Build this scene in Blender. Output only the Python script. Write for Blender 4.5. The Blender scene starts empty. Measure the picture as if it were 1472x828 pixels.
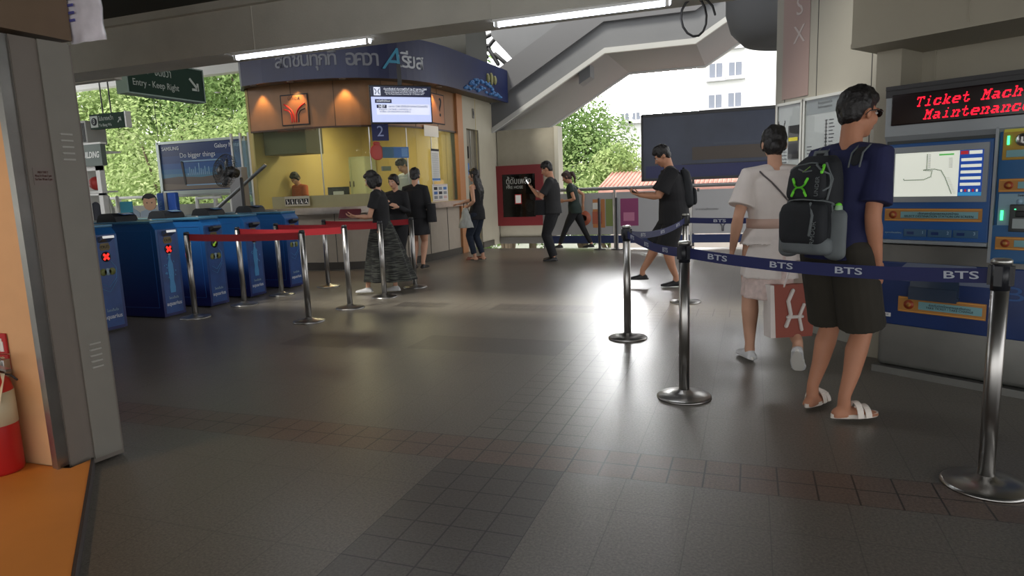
import bpy, bmesh, math, random
from mathutils import Vector, Matrix, Quaternion, noise
from mathutils.bvhtree import BVHTree
random.seed(7); WORLD=2.9; SUN=5.5; WARM=55; EXPO=-0.05
V=Vector; PI=math.pi; rad=math.radians
SC=bpy.context.scene; COL=SC.collection
# ------------------------------------------------------------------ camera
FP=950.0; CH=1.33
CR=Matrix.Rotation(rad(20),3,'Z')@Matrix.Rotation(rad(90-8.75),3,'X')@Matrix.Rotation(rad(-2.2),3,'Z')
cd=bpy.data.cameras.new('camera'); cam=bpy.data.objects.new('camera',cd); COL.objects.link(cam)
cam.matrix_world=Matrix.Translation((0,0,CH))@CR.to_4x4()
cd.sensor_width=36; cd.lens=FP/1472*36; cd.clip_start=.02; cd.clip_end=500
SC.camera=cam
def ray(px,py): return CR@V(((px-736)/FP,-(py-414)/FP,-1))
def G(px,py,z=0):
    d=ray(px,py); t=(z-CH)/d.z; return V((d.x*t,d.y*t,z))
def AY(px,py,y):
    d=ray(px,py); t=y/d.y; return V((d.x*t,y,CH+d.z*t))
# ------------------------------------------------------------------ materials
def lin(c):
    return tuple((v/255/12.92 if v/255<=.04045 else ((v/255+.055)/1.055)**2.4) for v in c)
MC={}
def M(name,c,rough=.6,metal=0,var=0,vs=8,bump=0,bs=40,emit=0,spec=.5,alpha=1,trans=0,coat=0):
    if name in MC: return MC[name]
    m=bpy.data.materials.new(name); m.use_nodes=True; nt=m.node_tree; b=nt.nodes['Principled BSDF']
    L=lin(c)+(1,)
    b.inputs['Base Color'].default_value=L; b.inputs['Roughness'].default_value=rough; b.inputs['Metallic'].default_value=metal
    b.inputs['Specular IOR Level'].default_value=spec; b.inputs['Coat Weight'].default_value=coat
    tc=nt.nodes.new('ShaderNodeTexCoord')
    if emit: b.inputs['Emission Color'].default_value=L; b.inputs['Emission Strength'].default_value=emit
    if trans: b.inputs['Transmission Weight'].default_value=trans
    if alpha<1: b.inputs['Alpha'].default_value=alpha
    if var:
        n=nt.nodes.new('ShaderNodeTexNoise'); n.inputs['Scale'].default_value=vs; n.inputs['Detail'].default_value=5
        nt.links.new(tc.outputs['Object'],n.inputs['Vector'])
        r=nt.nodes.new('ShaderNodeValToRGB'); r.color_ramp.elements[0].position=.3; r.color_ramp.elements[1].position=.7
        r.color_ramp.elements[0].color=tuple(v*(1-var) for v in L[:3])+(1,); r.color_ramp.elements[1].color=tuple(min(1,v*(1+var)) for v in L[:3])+(1,)
        nt.links.new(n.outputs['Fac'],r.inputs['Fac']); nt.links.new(r.outputs['Color'],b.inputs['Base Color'])
    if bump:
        n=nt.nodes.new('ShaderNodeTexNoise'); n.inputs['Scale'].default_value=bs; n.inputs['Detail'].default_value=4
        nt.links.new(tc.outputs['Object'],n.inputs['Vector'])
        bp=nt.nodes.new('ShaderNodeBump'); bp.inputs['Strength'].default_value=bump; bp.inputs['Distance'].default_value=.01
        nt.links.new(n.outputs['Fac'],bp.inputs['Height']); nt.links.new(bp.outputs['Normal'],b.inputs['Normal'])
    MC[name]=m; return m
def glassmat(name,tint=(1,1,1),refl=.08,rough=0.0,body=0.0,bc=(200,210,190)):
    # thin pane: transparent with a Fresnel mirror and a little dusty body
    m=bpy.data.materials.new(name); m.use_nodes=True; nt=m.node_tree; nt.nodes.clear()
    o=nt.nodes.new('ShaderNodeOutputMaterial'); t=nt.nodes.new('ShaderNodeBsdfTransparent'); t.inputs[0].default_value=tint+(1,)
    g=nt.nodes.new('ShaderNodeBsdfGlossy'); g.inputs['Roughness'].default_value=rough
    f=nt.nodes.new('ShaderNodeLayerWeight'); f.inputs['Blend'].default_value=refl
    mx=nt.nodes.new('ShaderNodeMixShader'); nt.links.new(f.outputs['Fresnel'],mx.inputs[0]); nt.links.new(t.outputs[0],mx.inputs[1]); nt.links.new(g.outputs[0],mx.inputs[2])
    out=mx
    if body:
        d=nt.nodes.new('ShaderNodeBsdfDiffuse'); d.inputs[0].default_value=lin(bc)+(1,)
        m2=nt.nodes.new('ShaderNodeMixShader'); m2.inputs[0].default_value=body
        nt.links.new(mx.outputs[0],m2.inputs[1]); nt.links.new(d.outputs[0],m2.inputs[2]); out=m2
    nt.links.new(out.outputs[0],o.inputs[0]); MC[name]=m; return m
# ------------------------------------------------------------------ mesh helper
class MB:
    def __init__(s): s.v=[]; s.f=[]; s.m=[]; s.sm=[]
    def add(s,vs,fs,m=0,smooth=False,T=None):
        o=len(s.v)
        for p in vs: s.v.append(tuple((T@V(p)) if T is not None else V(p)))
        for f in fs: s.f.append([o+i for i in f]); s.m.append(m); s.sm.append(smooth)
        return s
    def box(s,x0,x1,y0,y1,z0,z1,m=0,T=None,bev=0):
        if x0>x1:x0,x1=x1,x0
        if y0>y1:y0,y1=y1,y0
        if z0>z1:z0,z1=z1,z0
        if bev:
            bm=bmesh.new(); bmesh.ops.create_cube(bm,size=1)
            for v in bm.verts: v.co=V((x0+(v.co.x+.5)*(x1-x0),y0+(v.co.y+.5)*(y1-y0),z0+(v.co.z+.5)*(z1-z0)))
            bmesh.ops.bevel(bm,geom=bm.edges[:],offset=bev,segments=3,affect='EDGES',profile=.6)
            bm.verts.index_update(); s.add([v.co.copy() for v in bm.verts],[[v.index for v in f.verts] for f in bm.faces],m,True,T); bm.free(); return s
        vs=[(x,y,z) for x in(x0,x1) for y in(y0,y1) for z in(z0,z1)]
        return s.add(vs,[(0,1,3,2),(4,6,7,5),(0,4,5,1),(2,3,7,6),(0,2,6,4),(1,5,7,3)],m,False,T)
    def prism(s,pts,a,b,axis='y',m=0,T=None):
        # polygon pts in the plane across axis, extruded from a to b
        n=len(pts)
        def mk(p,t): return (p[0],t,p[1]) if axis=='y' else ((t,p[0],p[1]) if axis=='x' else (p[0],p[1],t))
        vs=[mk(p,a) for p in pts]+[mk(p,b) for p in pts]
        fs=[list(range(n)),list(range(2*n-1,n-1,-1))]+[(i,i+n,(i+1)%n+n,(i+1)%n) for i in range(n)]
        return s.add(vs,fs,m,False,T)
    def rings(s,R,m=0,smooth=True,closed=True,T=None):
        n=len(R[0]); vs=[p for r in R for p in r]; fs=[]
        for k in range(len(R)-1):
            for i in range(n): j=(i+1)%n; fs.append((k*n+i,k*n+j,(k+1)*n+j,(k+1)*n+i))
        if closed: fs.append(list(range(n-1,-1,-1))); fs.append([(len(R)-1)*n+i for i in range(n)])
        return s.add(vs,fs,m,smooth,T)
    def lathe(s,prof,c=(0,0,0),n=24,m=0,T=None,smooth=True):
        return s.rings([[(c[0]+r*math.cos(2*PI*i/n),c[1]+r*math.sin(2*PI*i/n),c[2]+z) for i in range(n)] for r,z in prof],m,smooth,True,T)
    def tube(s,pts,rs,n=12,rnd=(True,True),m=0,el=1.0,up=None,T=None):
        pts=[V(p) for p in pts]
        if not hasattr(rs,'__len__'): rs=[rs]*len(pts)
        R=[]; prev=None
        ts=[]
        for i in range(len(pts)):
            a=pts[max(0,i-1)]; b=pts[min(len(pts)-1,i+1)]; ts.append((b-a).normalized())
        u=V(up) if up is not None else (V((0,0,1)) if abs(ts[0].z)<.9 else V((0,1,0)))
        prs=list(zip(pts,rs,ts))
        seq=[]
        if rnd[0]:
            for a in (75,50,25): seq.append((prs[0][0]-prs[0][2]*prs[0][1]*math.sin(rad(a)),prs[0][1]*math.cos(rad(a)),prs[0][2]))
        seq+=prs
        if rnd[1]:
            for a in (25,50,75): seq.append((prs[-1][0]+prs[-1][2]*prs[-1][1]*math.sin(rad(a)),prs[-1][1]*math.cos(rad(a)),prs[-1][2]))
        for p,r,t in seq:
            a=(u-t*u.dot(t)).normalized(); b=t.cross(a); u=a
            R.append([p+a*r*math.cos(2*PI*i/n)+b*r*el*math.sin(2*PI*i/n) for i in range(n)])
        return s.rings(R,m,True,True,T)
    def ell(s,c,r,m=0,n=16,k=10,Q=None,T=None):
        c=V(c); R=[]
        for j in range(1,k):
            a=PI*j/k
            ring=[]
            for i in range(n):
                p=V((r[0]*math.sin(a)*math.cos(2*PI*i/n),r[1]*math.sin(a)*math.sin(2*PI*i/n),-r[2]*math.cos(a)))
                if Q is not None: p=Q@p
                ring.append(c+p)
            R.append(ring)
        return s.rings(R,m,True,True,T)
    def quad(s,a,b,c,d,m=0,T=None): return s.add([a,b,c,d],[(0,1,2,3)],m,False,T)
    def build(s,name,mats,parent=None,loc=None,rz=0,wn=True):
        me=bpy.data.meshes.new(name); me.from_pydata(s.v,[],s.f)
        if not isinstance(mats,(list,tuple)): mats=[mats]
        for m in mats: me.materials.append(m)
        me.polygons.foreach_set('material_index',s.m); me.polygons.foreach_set('use_smooth',s.sm)
        me.update()
        bm=bmesh.new(); bm.from_mesh(me); bmesh.ops.recalc_face_normals(bm,faces=bm.faces[:])
        bm.to_mesh(me); bm.free()
        o=bpy.data.objects.new(name,me); COL.objects.link(o)
        if parent is not None: o.parent=parent
        if loc is not None: o.location=loc
        if rz: o.rotation_euler=(0,0,rz)
        return o
def tag(o,label=None,cat=None,group=None,kind=None):
    if label:o['label']=label
    if cat:o['category']=cat
    if group:o['group']=group
    if kind:o['kind']=kind
    return o
def empty(name,loc=(0,0,0),rz=0,label=None,cat=None,group=None):
    o=bpy.data.objects.new(name,None); COL.objects.link(o); o.location=loc; o.rotation_euler=(0,0,rz); o.empty_display_size=.1
    return tag(o,label,cat,group)
def struct(o): o['kind']='structure'; return o
def copy_tree(o,parent=None):
    c=o.copy(); COL.objects.link(c); c.parent=parent
    for ch in list(o.children): copy_tree(ch,c)
    return c
def dgmesh(ob):
    dg=bpy.context.evaluated_depsgraph_get(); dg.update()
    return bpy.data.meshes.new_from_object(ob.evaluated_get(dg))
def fuse(mb,name,mat,parent,voxel=.01,smooth=4,disp=0,dscale=6,loc=None,rz=0):
    """closed overlapping shapes -> one continuous skin"""
    t=mb.build('tmp',mat)
    r=t.modifiers.new('r','REMESH'); r.mode='VOXEL'; r.voxel_size=voxel; r.use_smooth_shade=True
    if smooth: q=t.modifiers.new('s','SMOOTH'); q.factor=.5; q.iterations=smooth
    me=dgmesh(t); me.name=name
    om=t.data; bpy.data.objects.remove(t); bpy.data.meshes.remove(om)
    if disp:
        ns=[v.normal.copy() for v in me.vertices]
        for v,n in zip(me.vertices,ns):
            p=v.co; q=V((p.x*dscale,p.y*dscale,p.z*dscale*.55))
            v.co=p+n*disp*(noise.noise(q)+.5*noise.noise(q*2.3))
    me.materials.clear()
    me.materials.append(mat)
    me.polygons.foreach_set('material_index',[0]*len(me.polygons))
    me.polygons.foreach_set('use_smooth',[True]*len(me.polygons)); me.update()
    o=bpy.data.objects.new(name,me); COL.objects.link(o)
    if parent is not None:o.parent=parent
    if loc is not None:o.location=loc
    if rz:o.rotation_euler=(0,0,rz)
    return o
_tc={}
def text(s,size,loc,parent,mat,rot=(PI/2,0,0),ext=.001,align='CENTER',sx=1,name='lettering',bold=0,shear=0,T=None,maxw=None):
    cu=bpy.data.curves.new('t','FONT'); cu.body=s; cu.size=size; cu.extrude=ext; cu.align_x=align; cu.align_y='CENTER'; cu.offset=bold; cu.shear=shear; cu.resolution_u=3
    t=bpy.data.objects.new('t',cu); COL.objects.link(t); me=dgmesh(t)
    bpy.data.objects.remove(t); bpy.data.curves.remove(cu)
    if maxw and me.vertices:
        w=max(v.co.x for v in me.vertices)-min(v.co.x for v in me.vertices)
        if w>maxw: sx=sx*maxw/w
    me.transform(Matrix.Diagonal((sx,1,1,1)))
    me.materials.clear(); me.materials.append(mat); me.name=name
    o=bpy.data.objects.new(name,me); COL.objects.link(o)
    if T is not None: me.transform(T)
    else: o.location=loc; o.rotation_euler=rot
    if parent is not None:o.parent=parent
    return o
def uframe(o,ang):
    """frame whose x runs right along a face seen from the front, y into it, z up"""
    return Matrix.Translation((o[0],o[1],0))@Matrix.Rotation(ang,4,'Z')
# ------------------------------------------------------------------ palette
steel=M('brushed_steel',(170,170,168),.28,1,var=.15,vs=5)
chrome=M('chrome',(165,163,160),.30,1)
black=M('black_plastic',(22,22,24),.45)
dgrey=M('dark_grey_metal',(60,60,62),.5,.3)
white=M('white_plastic',(225,225,222),.45)
concrete=M('painted_concrete',(184,182,172),.75,var=.08,vs=3,bump=.15,bs=60)
beige=M('beige_panel',(158,152,136),.55,var=.05,vs=2)
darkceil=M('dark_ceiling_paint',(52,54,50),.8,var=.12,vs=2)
paper=M('paper',(215,215,210),.8)
ink=M('dark_ink',(40,42,48),.8)
navyprint=M('navy_print',(24,34,84),.5)
blueprint=M('blue_print',(40,100,170),.5)
redprint=M('red_print',(170,30,34),.5)
orangeprint=M('orange_print',(220,130,30),.5)
yellowprint=M('yellow_print',(200,190,60),.5)
greenprint=M('green_print',(60,150,70),.5)
magenta=M('magenta_print',(170,40,110),.5)
whitepaint=M('white_paint',(215,215,212),.5)
# ------------------------------------------------------------------ floor
def floor_mat():
    m=bpy.data.materials.new('granite_tiles'); m.use_nodes=True; nt=m.node_tree; N=nt.nodes; Lk=nt.links; b=N['Principled BSDF']
    tc=N.new('ShaderNodeTexCoord'); sp=N.new('ShaderNodeSeparateXYZ'); Lk.new(tc.outputs['Object'],sp.inputs[0]); X,Y=sp.outputs[0],sp.outputs[1]
    def mt(op,a,b_=None,c=None):
        n=N.new('ShaderNodeMath'); n.operation=op
        for i,v in enumerate((a,b_,c)):
            if v is None: continue
            if isinstance(v,(int,float)): n.inputs[i].default_value=v
            else: Lk.new(v,n.inputs[i])
        return n.outputs[0]
    def inr(v,a,c): return mt('MULTIPLY',mt('GREATER_THAN',v,a),mt('LESS_THAN',v,c))
    def rect(x0,x1,y0,y1): return mt('MULTIPLY',inr(X,x0,x1),inr(Y,y0,y1))
    def mx(*a):
        r=a[0]
        for q in a[1:]: r=mt('MAXIMUM',r,q)
        return r
    def joint(v,per,off,w):
        f=mt('FRACT',mt('DIVIDE',mt('ADD',v,off+300*per),per)); d=mt('MINIMUM',f,mt('SUBTRACT',1,f)); return mt('LESS_THAN',d,w/per)
    band=rect(-1.42,-.8,-3,7.35)
    cross=mx(rect(-6,6,2.82,3.12),rect(-1.42,-.8,5.0,5.6),rect(-6.5,.6,6.6,7.0))
    small=mx(band,cross)
    js=mt('MAXIMUM',joint(X,.155,.8,.0038),joint(Y,.15,-2.82,.0038))
    jl=mt('MAXIMUM',joint(X,.3,.81,.0022),joint(Y,.6,-3.12,.0022))
    jt=mt('ADD',mt('MULTIPLY',js,small),mt('MULTIPLY',mt('MULTIPLY',jl,.45),mt('SUBTRACT',1,small)))
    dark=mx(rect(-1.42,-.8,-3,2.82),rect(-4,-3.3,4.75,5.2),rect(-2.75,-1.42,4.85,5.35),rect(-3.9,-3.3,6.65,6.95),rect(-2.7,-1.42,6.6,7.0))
    red=rect(-6,6,2.82,3.12)
    n1=N.new('ShaderNodeTexNoise'); n1.inputs['Scale'].default_value=90; n1.inputs['Detail'].default_value=6; n1.inputs['Roughness'].default_value=.8; Lk.new(tc.outputs['Object'],n1.inputs['Vector'])
    n2=N.new('ShaderNodeTexNoise'); n2.inputs['Scale'].default_value=.8; n2.inputs['Detail'].default_value=4; Lk.new(tc.outputs['Object'],n2.inputs['Vector'])
    r=N.new('ShaderNodeValToRGB'); r.color_ramp.elements[0].position=.32; r.color_ramp.elements[1].position=.68
    r.color_ramp.elements[0].color=lin((78,73,66))+(1,); r.color_ramp.elements[1].color=lin((134,128,118))+(1,); Lk.new(n1.outputs['Fac'],r.inputs[0])
    def mixc(fac,a,col,mode='MIX'):
        n=N.new('ShaderNodeMix'); n.data_type='RGBA'; n.blend_type=mode
        Lk.new(fac,n.inputs[0]) if not isinstance(fac,(int,float)) else setattr(n.inputs[0],'default_value',fac)
        Lk.new(a,n.inputs[6]); n.inputs[7].default_value=col+(1,); return n.outputs[2]
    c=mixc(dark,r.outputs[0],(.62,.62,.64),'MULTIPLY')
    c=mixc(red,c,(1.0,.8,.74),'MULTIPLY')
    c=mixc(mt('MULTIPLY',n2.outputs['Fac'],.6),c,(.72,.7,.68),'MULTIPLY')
    c=mixc(mt('MULTIPLY',jt,.85),c,(.012,.011,.010))
    Lk.new(c,b.inputs['Base Color'])
    rr=mt('ADD',mt('MULTIPLY',n2.outputs['Fac'],.10),.25); Lk.new(rr,b.inputs['Roughness'])
    b.inputs['Specular IOR Level'].default_value=.6
    bp=N.new('ShaderNodeBump'); bp.inputs['Strength'].default_value=.3; bp.inputs['Distance'].default_value=.003
    h=mt('SUBTRACT',n1.outputs['Fac'],mt('MULTIPLY',jt,.6)); Lk.new(h,bp.inputs['Height']); Lk.new(bp.outputs[0],b.inputs['Normal'])
    return m
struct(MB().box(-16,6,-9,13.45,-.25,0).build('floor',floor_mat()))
# ------------------------------------------------------------------ ceiling, beam, roof
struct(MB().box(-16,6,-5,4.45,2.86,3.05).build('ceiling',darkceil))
mb=MB(); mb.box(-16,1.6,4.45,4.78,2.47,3.35); mb.box(-16,1.6,4.40,4.45,2.80,2.90); mb.box(-16,-5.6,4.78,4.86,2.46,2.52)
for k in range(-8,1):
    mb.box(k*2-.004+.3,k*2+.004+.3,4.445,4.45,2.47,2.8)
struct(mb.build('trim_1',[concrete]))
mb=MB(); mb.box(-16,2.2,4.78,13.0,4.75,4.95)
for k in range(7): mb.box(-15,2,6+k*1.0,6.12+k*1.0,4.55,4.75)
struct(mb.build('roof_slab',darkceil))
# left end and right closing walls
struct(MB().box(-16.2,-16,-9,5.2,-.25,3.35).build('wall_left',beige))
# ------------------------------------------------------------------ right side: pillar with maps, niche and bulkhead
AB=math.atan2(-.81,.59); FB=uframe((.85,5.56),AB)
AM=rad(-33); FM=uframe((.82,4.93),AM)
mb=MB()
mb.box(-1.12,0,0,1.2,0,4.8,T=FB,bev=0.0)
struct(mb.build('wall_pillar',M('pillar_panel',(138,135,126),.5,var=.05,vs=2)))
mb=MB(); mb.box(-1.0,-.996,-.004,0,0,4.8,T=FB); mb.box(-.06,-.055,-.004,0,0,4.8,T=FB); mb.box(-.62,-.616,-.004,0,1.96,4.8,T=FB)
struct(mb.build('trim_2',dgrey))
# bulkhead over the machines and niche back wall
mb=MB(); mb.box(-.25,3.2,.0,.9,2.14,4.8,T=FM); mb.box(-.25,3.2,-.012,.0,2.14,2.17,T=FM)
mb.box(.42,.425,-.006,0,2.17,4.8,T=FM); mb.box(1.6,1.605,-.006,0,2.17,4.8,T=FM)
struct(mb.build('wall_bulkhead',beige))
mb=MB(); mb.box(-.3,3.2,.62,.9,0,2.14,T=FM); mb.box(-.22,-.06,.30,.62,0,2.14,T=FM); mb.box(0.02,.03,.61,.62,1.8,2.14,T=FM)
struct(mb.build('wall_right',beige))
# ------------------------------------------------------------------ map boards on the pillar
alum=M('aluminium',(185,185,180),.35,.9)
def board(u0,u1,z0,z1,name,label,head,lines,cat):
    e=empty(name,FB@V(((u0+u1)/2,-.0,z0)),AB,label,cat)
    w=u1-u0;h=z1-z0; t=.022
    f=MB(); f.box(-w/2,-w/2+t,-.03,0,0,h);f.box(w/2-t,w/2,-.03,0,0,h);f.box(-w/2,w/2,-.03,0,h-t,h);f.box(-w/2,w/2,-.03,0,0,t); f.build('frame',alum,e)
    p=MB(); p.box(-w/2+t,w/2-t,-.014,0,t,h-t,0); 
    lines(p,w,h); p.build('printed_panel',[M('grey_paper',(150,156,158),.35),M('grey_band',(110,118,122),.4),ink,redprint,blueprint,yellowprint,greenprint,black],e)
    if head: text(head,.032,(0,-.0165,h-.075),e,ink,maxw=w*.7)
    g=MB(); g.box(-w/2+t,w/2-t,-.024,-.021,t,h-t); g.build('glass_pane',MC.get('board_glass') or glassmat('board_glass',refl=.12),e)
def fl(p,w,h):
    p.box(-w/2+.03,w/2-.03,-.016,-.014,h-.14,h-.03,1)
    x=.02; zs=[h-.2-.028*i for i in range(22)]
    p.box(x-.004,x+.004,-.017,-.014,zs[-1],zs[0],7)
    for i,z in enumerate(zs):
        p.box(x-.012,x+.012,-.018,-.014,z-.004,z+.004,7); p.box(x+.03,x+.03+.04+.03*random.random(),-.016,-.014,z-.004,z+.004,2)
        if i>6: p.box(-.19,-.19+.05+.06*random.random(),-.016,-.014,z-.003,z+.003,2)
    for i in range(12): p.box(-.17,.12,-.016,-.014,.12+.04*i,.127+.04*i,2)
board(-.735,-.265,.9,1.955,'fare_map_board','tall aluminium framed line map board fixed beside the ticket machine','ข้อมูลแนะนำ\nInformation',fl,'map')
def fl2(p,w,h):
    # forked symbol at top left, dark leaflet with yellow stripe
    for s in(-1,1):
        for k in range(6):
            a=k/5; p.box(-.1+s*(.035*(1-a)+.006)-.005,-.1+s*(.035*(1-a)+.006)+.005,-.017,-.014,h-.18-.02*k,h-.15-.02*k,7)
    p.box(-.01,.12,-.02,-.014,h-.48,h-.2,7); p.box(0,.11,-.022,-.02,h-.33,h-.3,5)
    p.box(0,.11,-.022,-.02,h-.44,h-.35,2)
    for i in range(8): p.box(-.13,-.03,-.016,-.014,h-.3-.03*i,h-.294-.03*i,2)
    for i in range(10): p.box(-.13,.12,-.016,-.014,.1+.035*i,.106+.035*i,2)
board(-1.075,-.745,.9,1.95,'notice_board','narrow aluminium framed notice board on pillar, nearest the outer opening','',fl2,'notice board')
# tall red lettered decal on upper pillar
e=empty('wall_decal',FB@V((-.86,-.002,2.02)),AB,'faded pink decal with white lettering high up the pillar','decal')
faded=M('faded_red_print',(140,120,116),.6)
p=MB(); p.box(-.17,.15,-.003,0,-.04,1.25); p.build('decal_sheet',faded,e)
text('งดใช้\nเสียง',.17,(0,-.005,1.0),e,M('pale_print',(165,155,152),.6),name='lettering',maxw=.2)
for i,c in enumerate('SX'):
    text(c,.2,(0.03,-.005,.68-.22*i),e,MC['pale_print'],name='lettering')
# ------------------------------------------------------------------ ticket machine
def ticket_machine():
    e=empty('ticket_machine',FM@V((0,0,0)),AM,'steel and blue ticket vending machine with lit route map screen and red message display','ticket machine')
    blue=M('machine_blue',(38,88,150),.4); dblue=M('machine_dark_blue',(22,48,100),.4,var=.2,vs=3); orange=M('machine_orange',(175,122,58),.5); gs=M('machine_grey_steel',(120,120,116),.4,.6,var=.06)
    lgrey=M('machine_light_grey',(150,156,160),.4,.3); teal=M('pale_teal',(120,165,170),.5)
    W=1.22
    b=MB(); b.box(0,W,.04,.6,.05,1.83,bev=.012); b.box(.0,W,.0,.1,.05,.36,bev=.03); b.box(-.015,W,-.035,.1,-.0,.045); b.build('cabinet',gs,e)
    # header
    h=MB(); h.prism([(0,1.50),(-.03,1.55),(-.03,1.80),(.0,1.845),(.2,1.845),(.2,1.50)],.0,W,'x'); h.build('header',lgrey,e)
    c=MB(); c.box(-.0,W,-.045,.2,1.835,1.86); c.box(-.002,W,-.035,.0,1.79,1.84); c.build('header_cap',dgrey,e)
    d=MB(); d.box(.035,W-.1,-.04,-.02,1.615,1.805,bev=.008); dp=d.build('message_display',M('display_black',(26,14,16),.25),e)
    # dot matrix letters
    F={'T':["1111111","1001001","0001000","0001000","0001000","0001000","0011100"],
       'M':["1100011","0110110","0111110","0101010","0100010","0100010","1110111"],
       'i':["0001000","0000000","0011000","0001000","0001000","0001000","0111110"],
       'c':["0000000","0000000","0111110","1100010","1100000","1100011","0111110"],
       'k':["1100000","0100000","0100110","0101100","0111000","0101100","1110111"],
       'e':["0000000","0000000","0111110","1100011","1111111","1100000","0111110"],
       't':["0010000","0010000","1111100","0010000","0010000","0010011","0001110"],
       'a':["0000000","0000000","0111100","0000110","0111110","1100110","0111011"],
       'h':["1100000","0100000","0101110","0110011","0100010","0100010","1110111"],
       'n':["0000000","0000000","1101110","0110011","0100010","0100010","1110111"],' ':["0000000"]*7}
    led=M('red_led',(255,20,50),.4,emit=1.6)
    def row(s,u0,zb,pu=.0060,pz=.0084):
        l=MB()
        for i,ch in enumerate(s):
            for r,line in enumerate(F[ch]):
                for q,bit in enumerate(line):
                    if bit=='1':
                        z=zb+(6-r)*pz; u=u0+(i*8.3+q)*pu+(6-r)*.0022
                        l.box(u,u+pu*.86,-.043,-.04,z,z+pz*.86)
        l.build('led_lettering',led,dp)
    row('Ticket Machine',.175,1.718); row('Maintenance',.225,1.638)
    # recess band under header
    r=MB(); r.box(.01,.6,-.012,.05,1.50,1.572); r.build('recess_band',M('machine_recess',(70,74,74),.5,.4),e)
    cs=MB(); cs.box(0,.6,-.02,.05,.885,1.50,bev=.01); con=cs.build('console',blue,e)
    ed=MB(); ed.prism([(0.05,.86),(-.05,.875),(-.05,.895),(.05,.9)],.0,.6,'x'); ed.build('console_ledge',lgrey,e)
    fr=MB()
    for a in ((.033,.58,1.44,1.478),(.033,.58,1.135,1.17),(.033,.07,1.17,1.44),(.555,.58,1.17,1.44)): fr.box(a[0],a[1],-.034,-.01,a[2],a[3])
    fr.build('screen_bezel',lgrey,e)
    s=MB(); s.box(.07,.555,-.026,-.02,1.17,1.44,0)
    # route map: three lines
    def seg(pts,wd,m):
        for a,b_ in zip(pts,pts[1:]):
            a=V((a[0],0,a[1]));b_=V((b_[0],0,b_[1])); L=(b_-a).length; n=max(2,int(L/.008))
            for k in range(n):
                p=a.lerp(b_,k/n); s.box(p.x-wd,p.x+wd,-.0285,-.026,p.z-wd,p.z+wd,m)
    seg([(.255,1.425),(.255,1.335),(.23,1.33)],.003,4); seg([(.255,1.335),(.30,1.335),(.335,1.325),(.36,1.28),(.40,1.18)],.003,4)
    seg([(.24,1.33),(.285,1.325),(.28,1.29),(.24,1.272),(.13,1.272),(.12,1.285)],.003,4)
    for k in range(12): s.box(.262,.275,-.028,-.026,1.345+k*.007,1.348+k*.007,5)
    for k in range(14): p=V((.36+.04*k/14,0,1.28-.1*k/14)); s.box(p.x+.008,p.x+.024,-.028,-.026,p.z,p.z+.002,5)
    s.box(.32,.40,-.028,-.026,1.415,1.425,3)
    for k in range(8): s.box(.375,.395,-.028,-.026,1.34+k*.008,1.343+k*.008,5)
    # menu column on right
    s.box(.43,.555,-.0275,-.026,1.17,1.44,1)
    s.box(.435,.475,-.029,-.027,1.415,1.435,6); s.box(.48,.545,-.029,-.027,1.415,1.435,0)
    for k in range(5): s.box(.44,.545,-.029,-.027,1.375-.036*k,1.392-.036*k,0)
    for k in range(5): s.box(.445+.02*k,.455+.02*k,-.029,-.027,1.195,1.21,6 if k%2 else 0)
    s.box(.432,.553,-.0282,-.027,1.172,1.192,2)
    scr=lambda n,c,st:M(n,c,.3,emit=st)
    s.build('touch_screen',[scr('screen_white',(225,228,215),.62),scr('screen_blue',(40,80,170),.45),scr('screen_cyan',(60,150,200),.5),scr('screen_green',(100,190,100),.5),scr('screen_olive',(110,125,110),.3),scr('screen_grey',(170,170,170),.3),scr('screen_red',(190,50,60),.4)],con)
    def strip(u0,u1,z0,z1,txt,v=-.022,par=None):
        o=MB(); o.box(u0,u1,v-.004,v,z0,z1,0,bev=.002); o.box(u0+.006,u1-.006,v-.0045,v-.003,z0+.006,z0+.009,3); o.box(u0+.006,u1-.006,v-.0045,v-.003,z1-.009,z1-.006,3)
        zc=(z0+z1)/2; hh=(z1-z0)*.3; lc=u0+(z1-z0)*.65
        o.lathe([(hh,-.003),(hh,.003)],n=16,m=1,T=Matrix.Translation((lc,v-.005,zc))@Matrix.Rotation(PI/2,4,'X'))
        o.lathe([(hh*.5,-.004),(hh*.5,.004)],n=12,m=0,T=Matrix.Translation((lc,v-.005,zc))@Matrix.Rotation(PI/2,4,'X'))
        o.box(lc+hh*1.9,u1-.02,v-.006,v-.003,zc-hh*.85,zc+hh*.85,2,bev=.0025)
        so=o.build('instruction_strip',[orange,M('machine_red',(150,60,30),.5),teal,M('machine_orange_line',(230,170,80),.5)],par or e)
        for i,t in enumerate(txt): text(t,.019,((lc+hh*1.9+u1-.02)/2,v-.0065,zc+.008-.017*i),so,ink,maxw=(u1-lc-.09))
    strip(.02,.565,1.015,1.095,['เลือกสถานีปลายทางบนหน้าจอ','SELECT DESTINATION STATION ON SCREEN'])
    o=MB()
    for k in range(3): o.box(.14+.14*k,.27+.14*k,-.026,-.02,.918,.965,0,bev=.003); o.box(.16+.14*k,.2+.14*k,-.028,-.025,.932,.95,1)
    sk=o.build('coin_step_labels',[M('machine_step_blue',(60,95,125),.4),dblue],e)
    for k in range(3): text(str(k+1),.026,(.252+.14*k,-.028,.945),sk,M('pale_blue_print',(150,180,200),.5))
    text('กรุณาเตรียมเหรียญ',.014,(.075,-.022,.94),sk,MC['pale_blue_print'],maxw=.1)
    # coin module
    cm=MB(); cm.box(.605,.62,-.03,.05,.78,1.56,0); cm.build('side_rail',lgrey,e)
    cm=MB(); cm.box(.62,W-.02,-.018,.05,.78,1.575,bev=.01); cm.box(.615,W-.02,-.024,.0,.80,1.0); com=cm.build('coin_console',M('machine_mid_blue',(40,92,140),.4),e)
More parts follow.
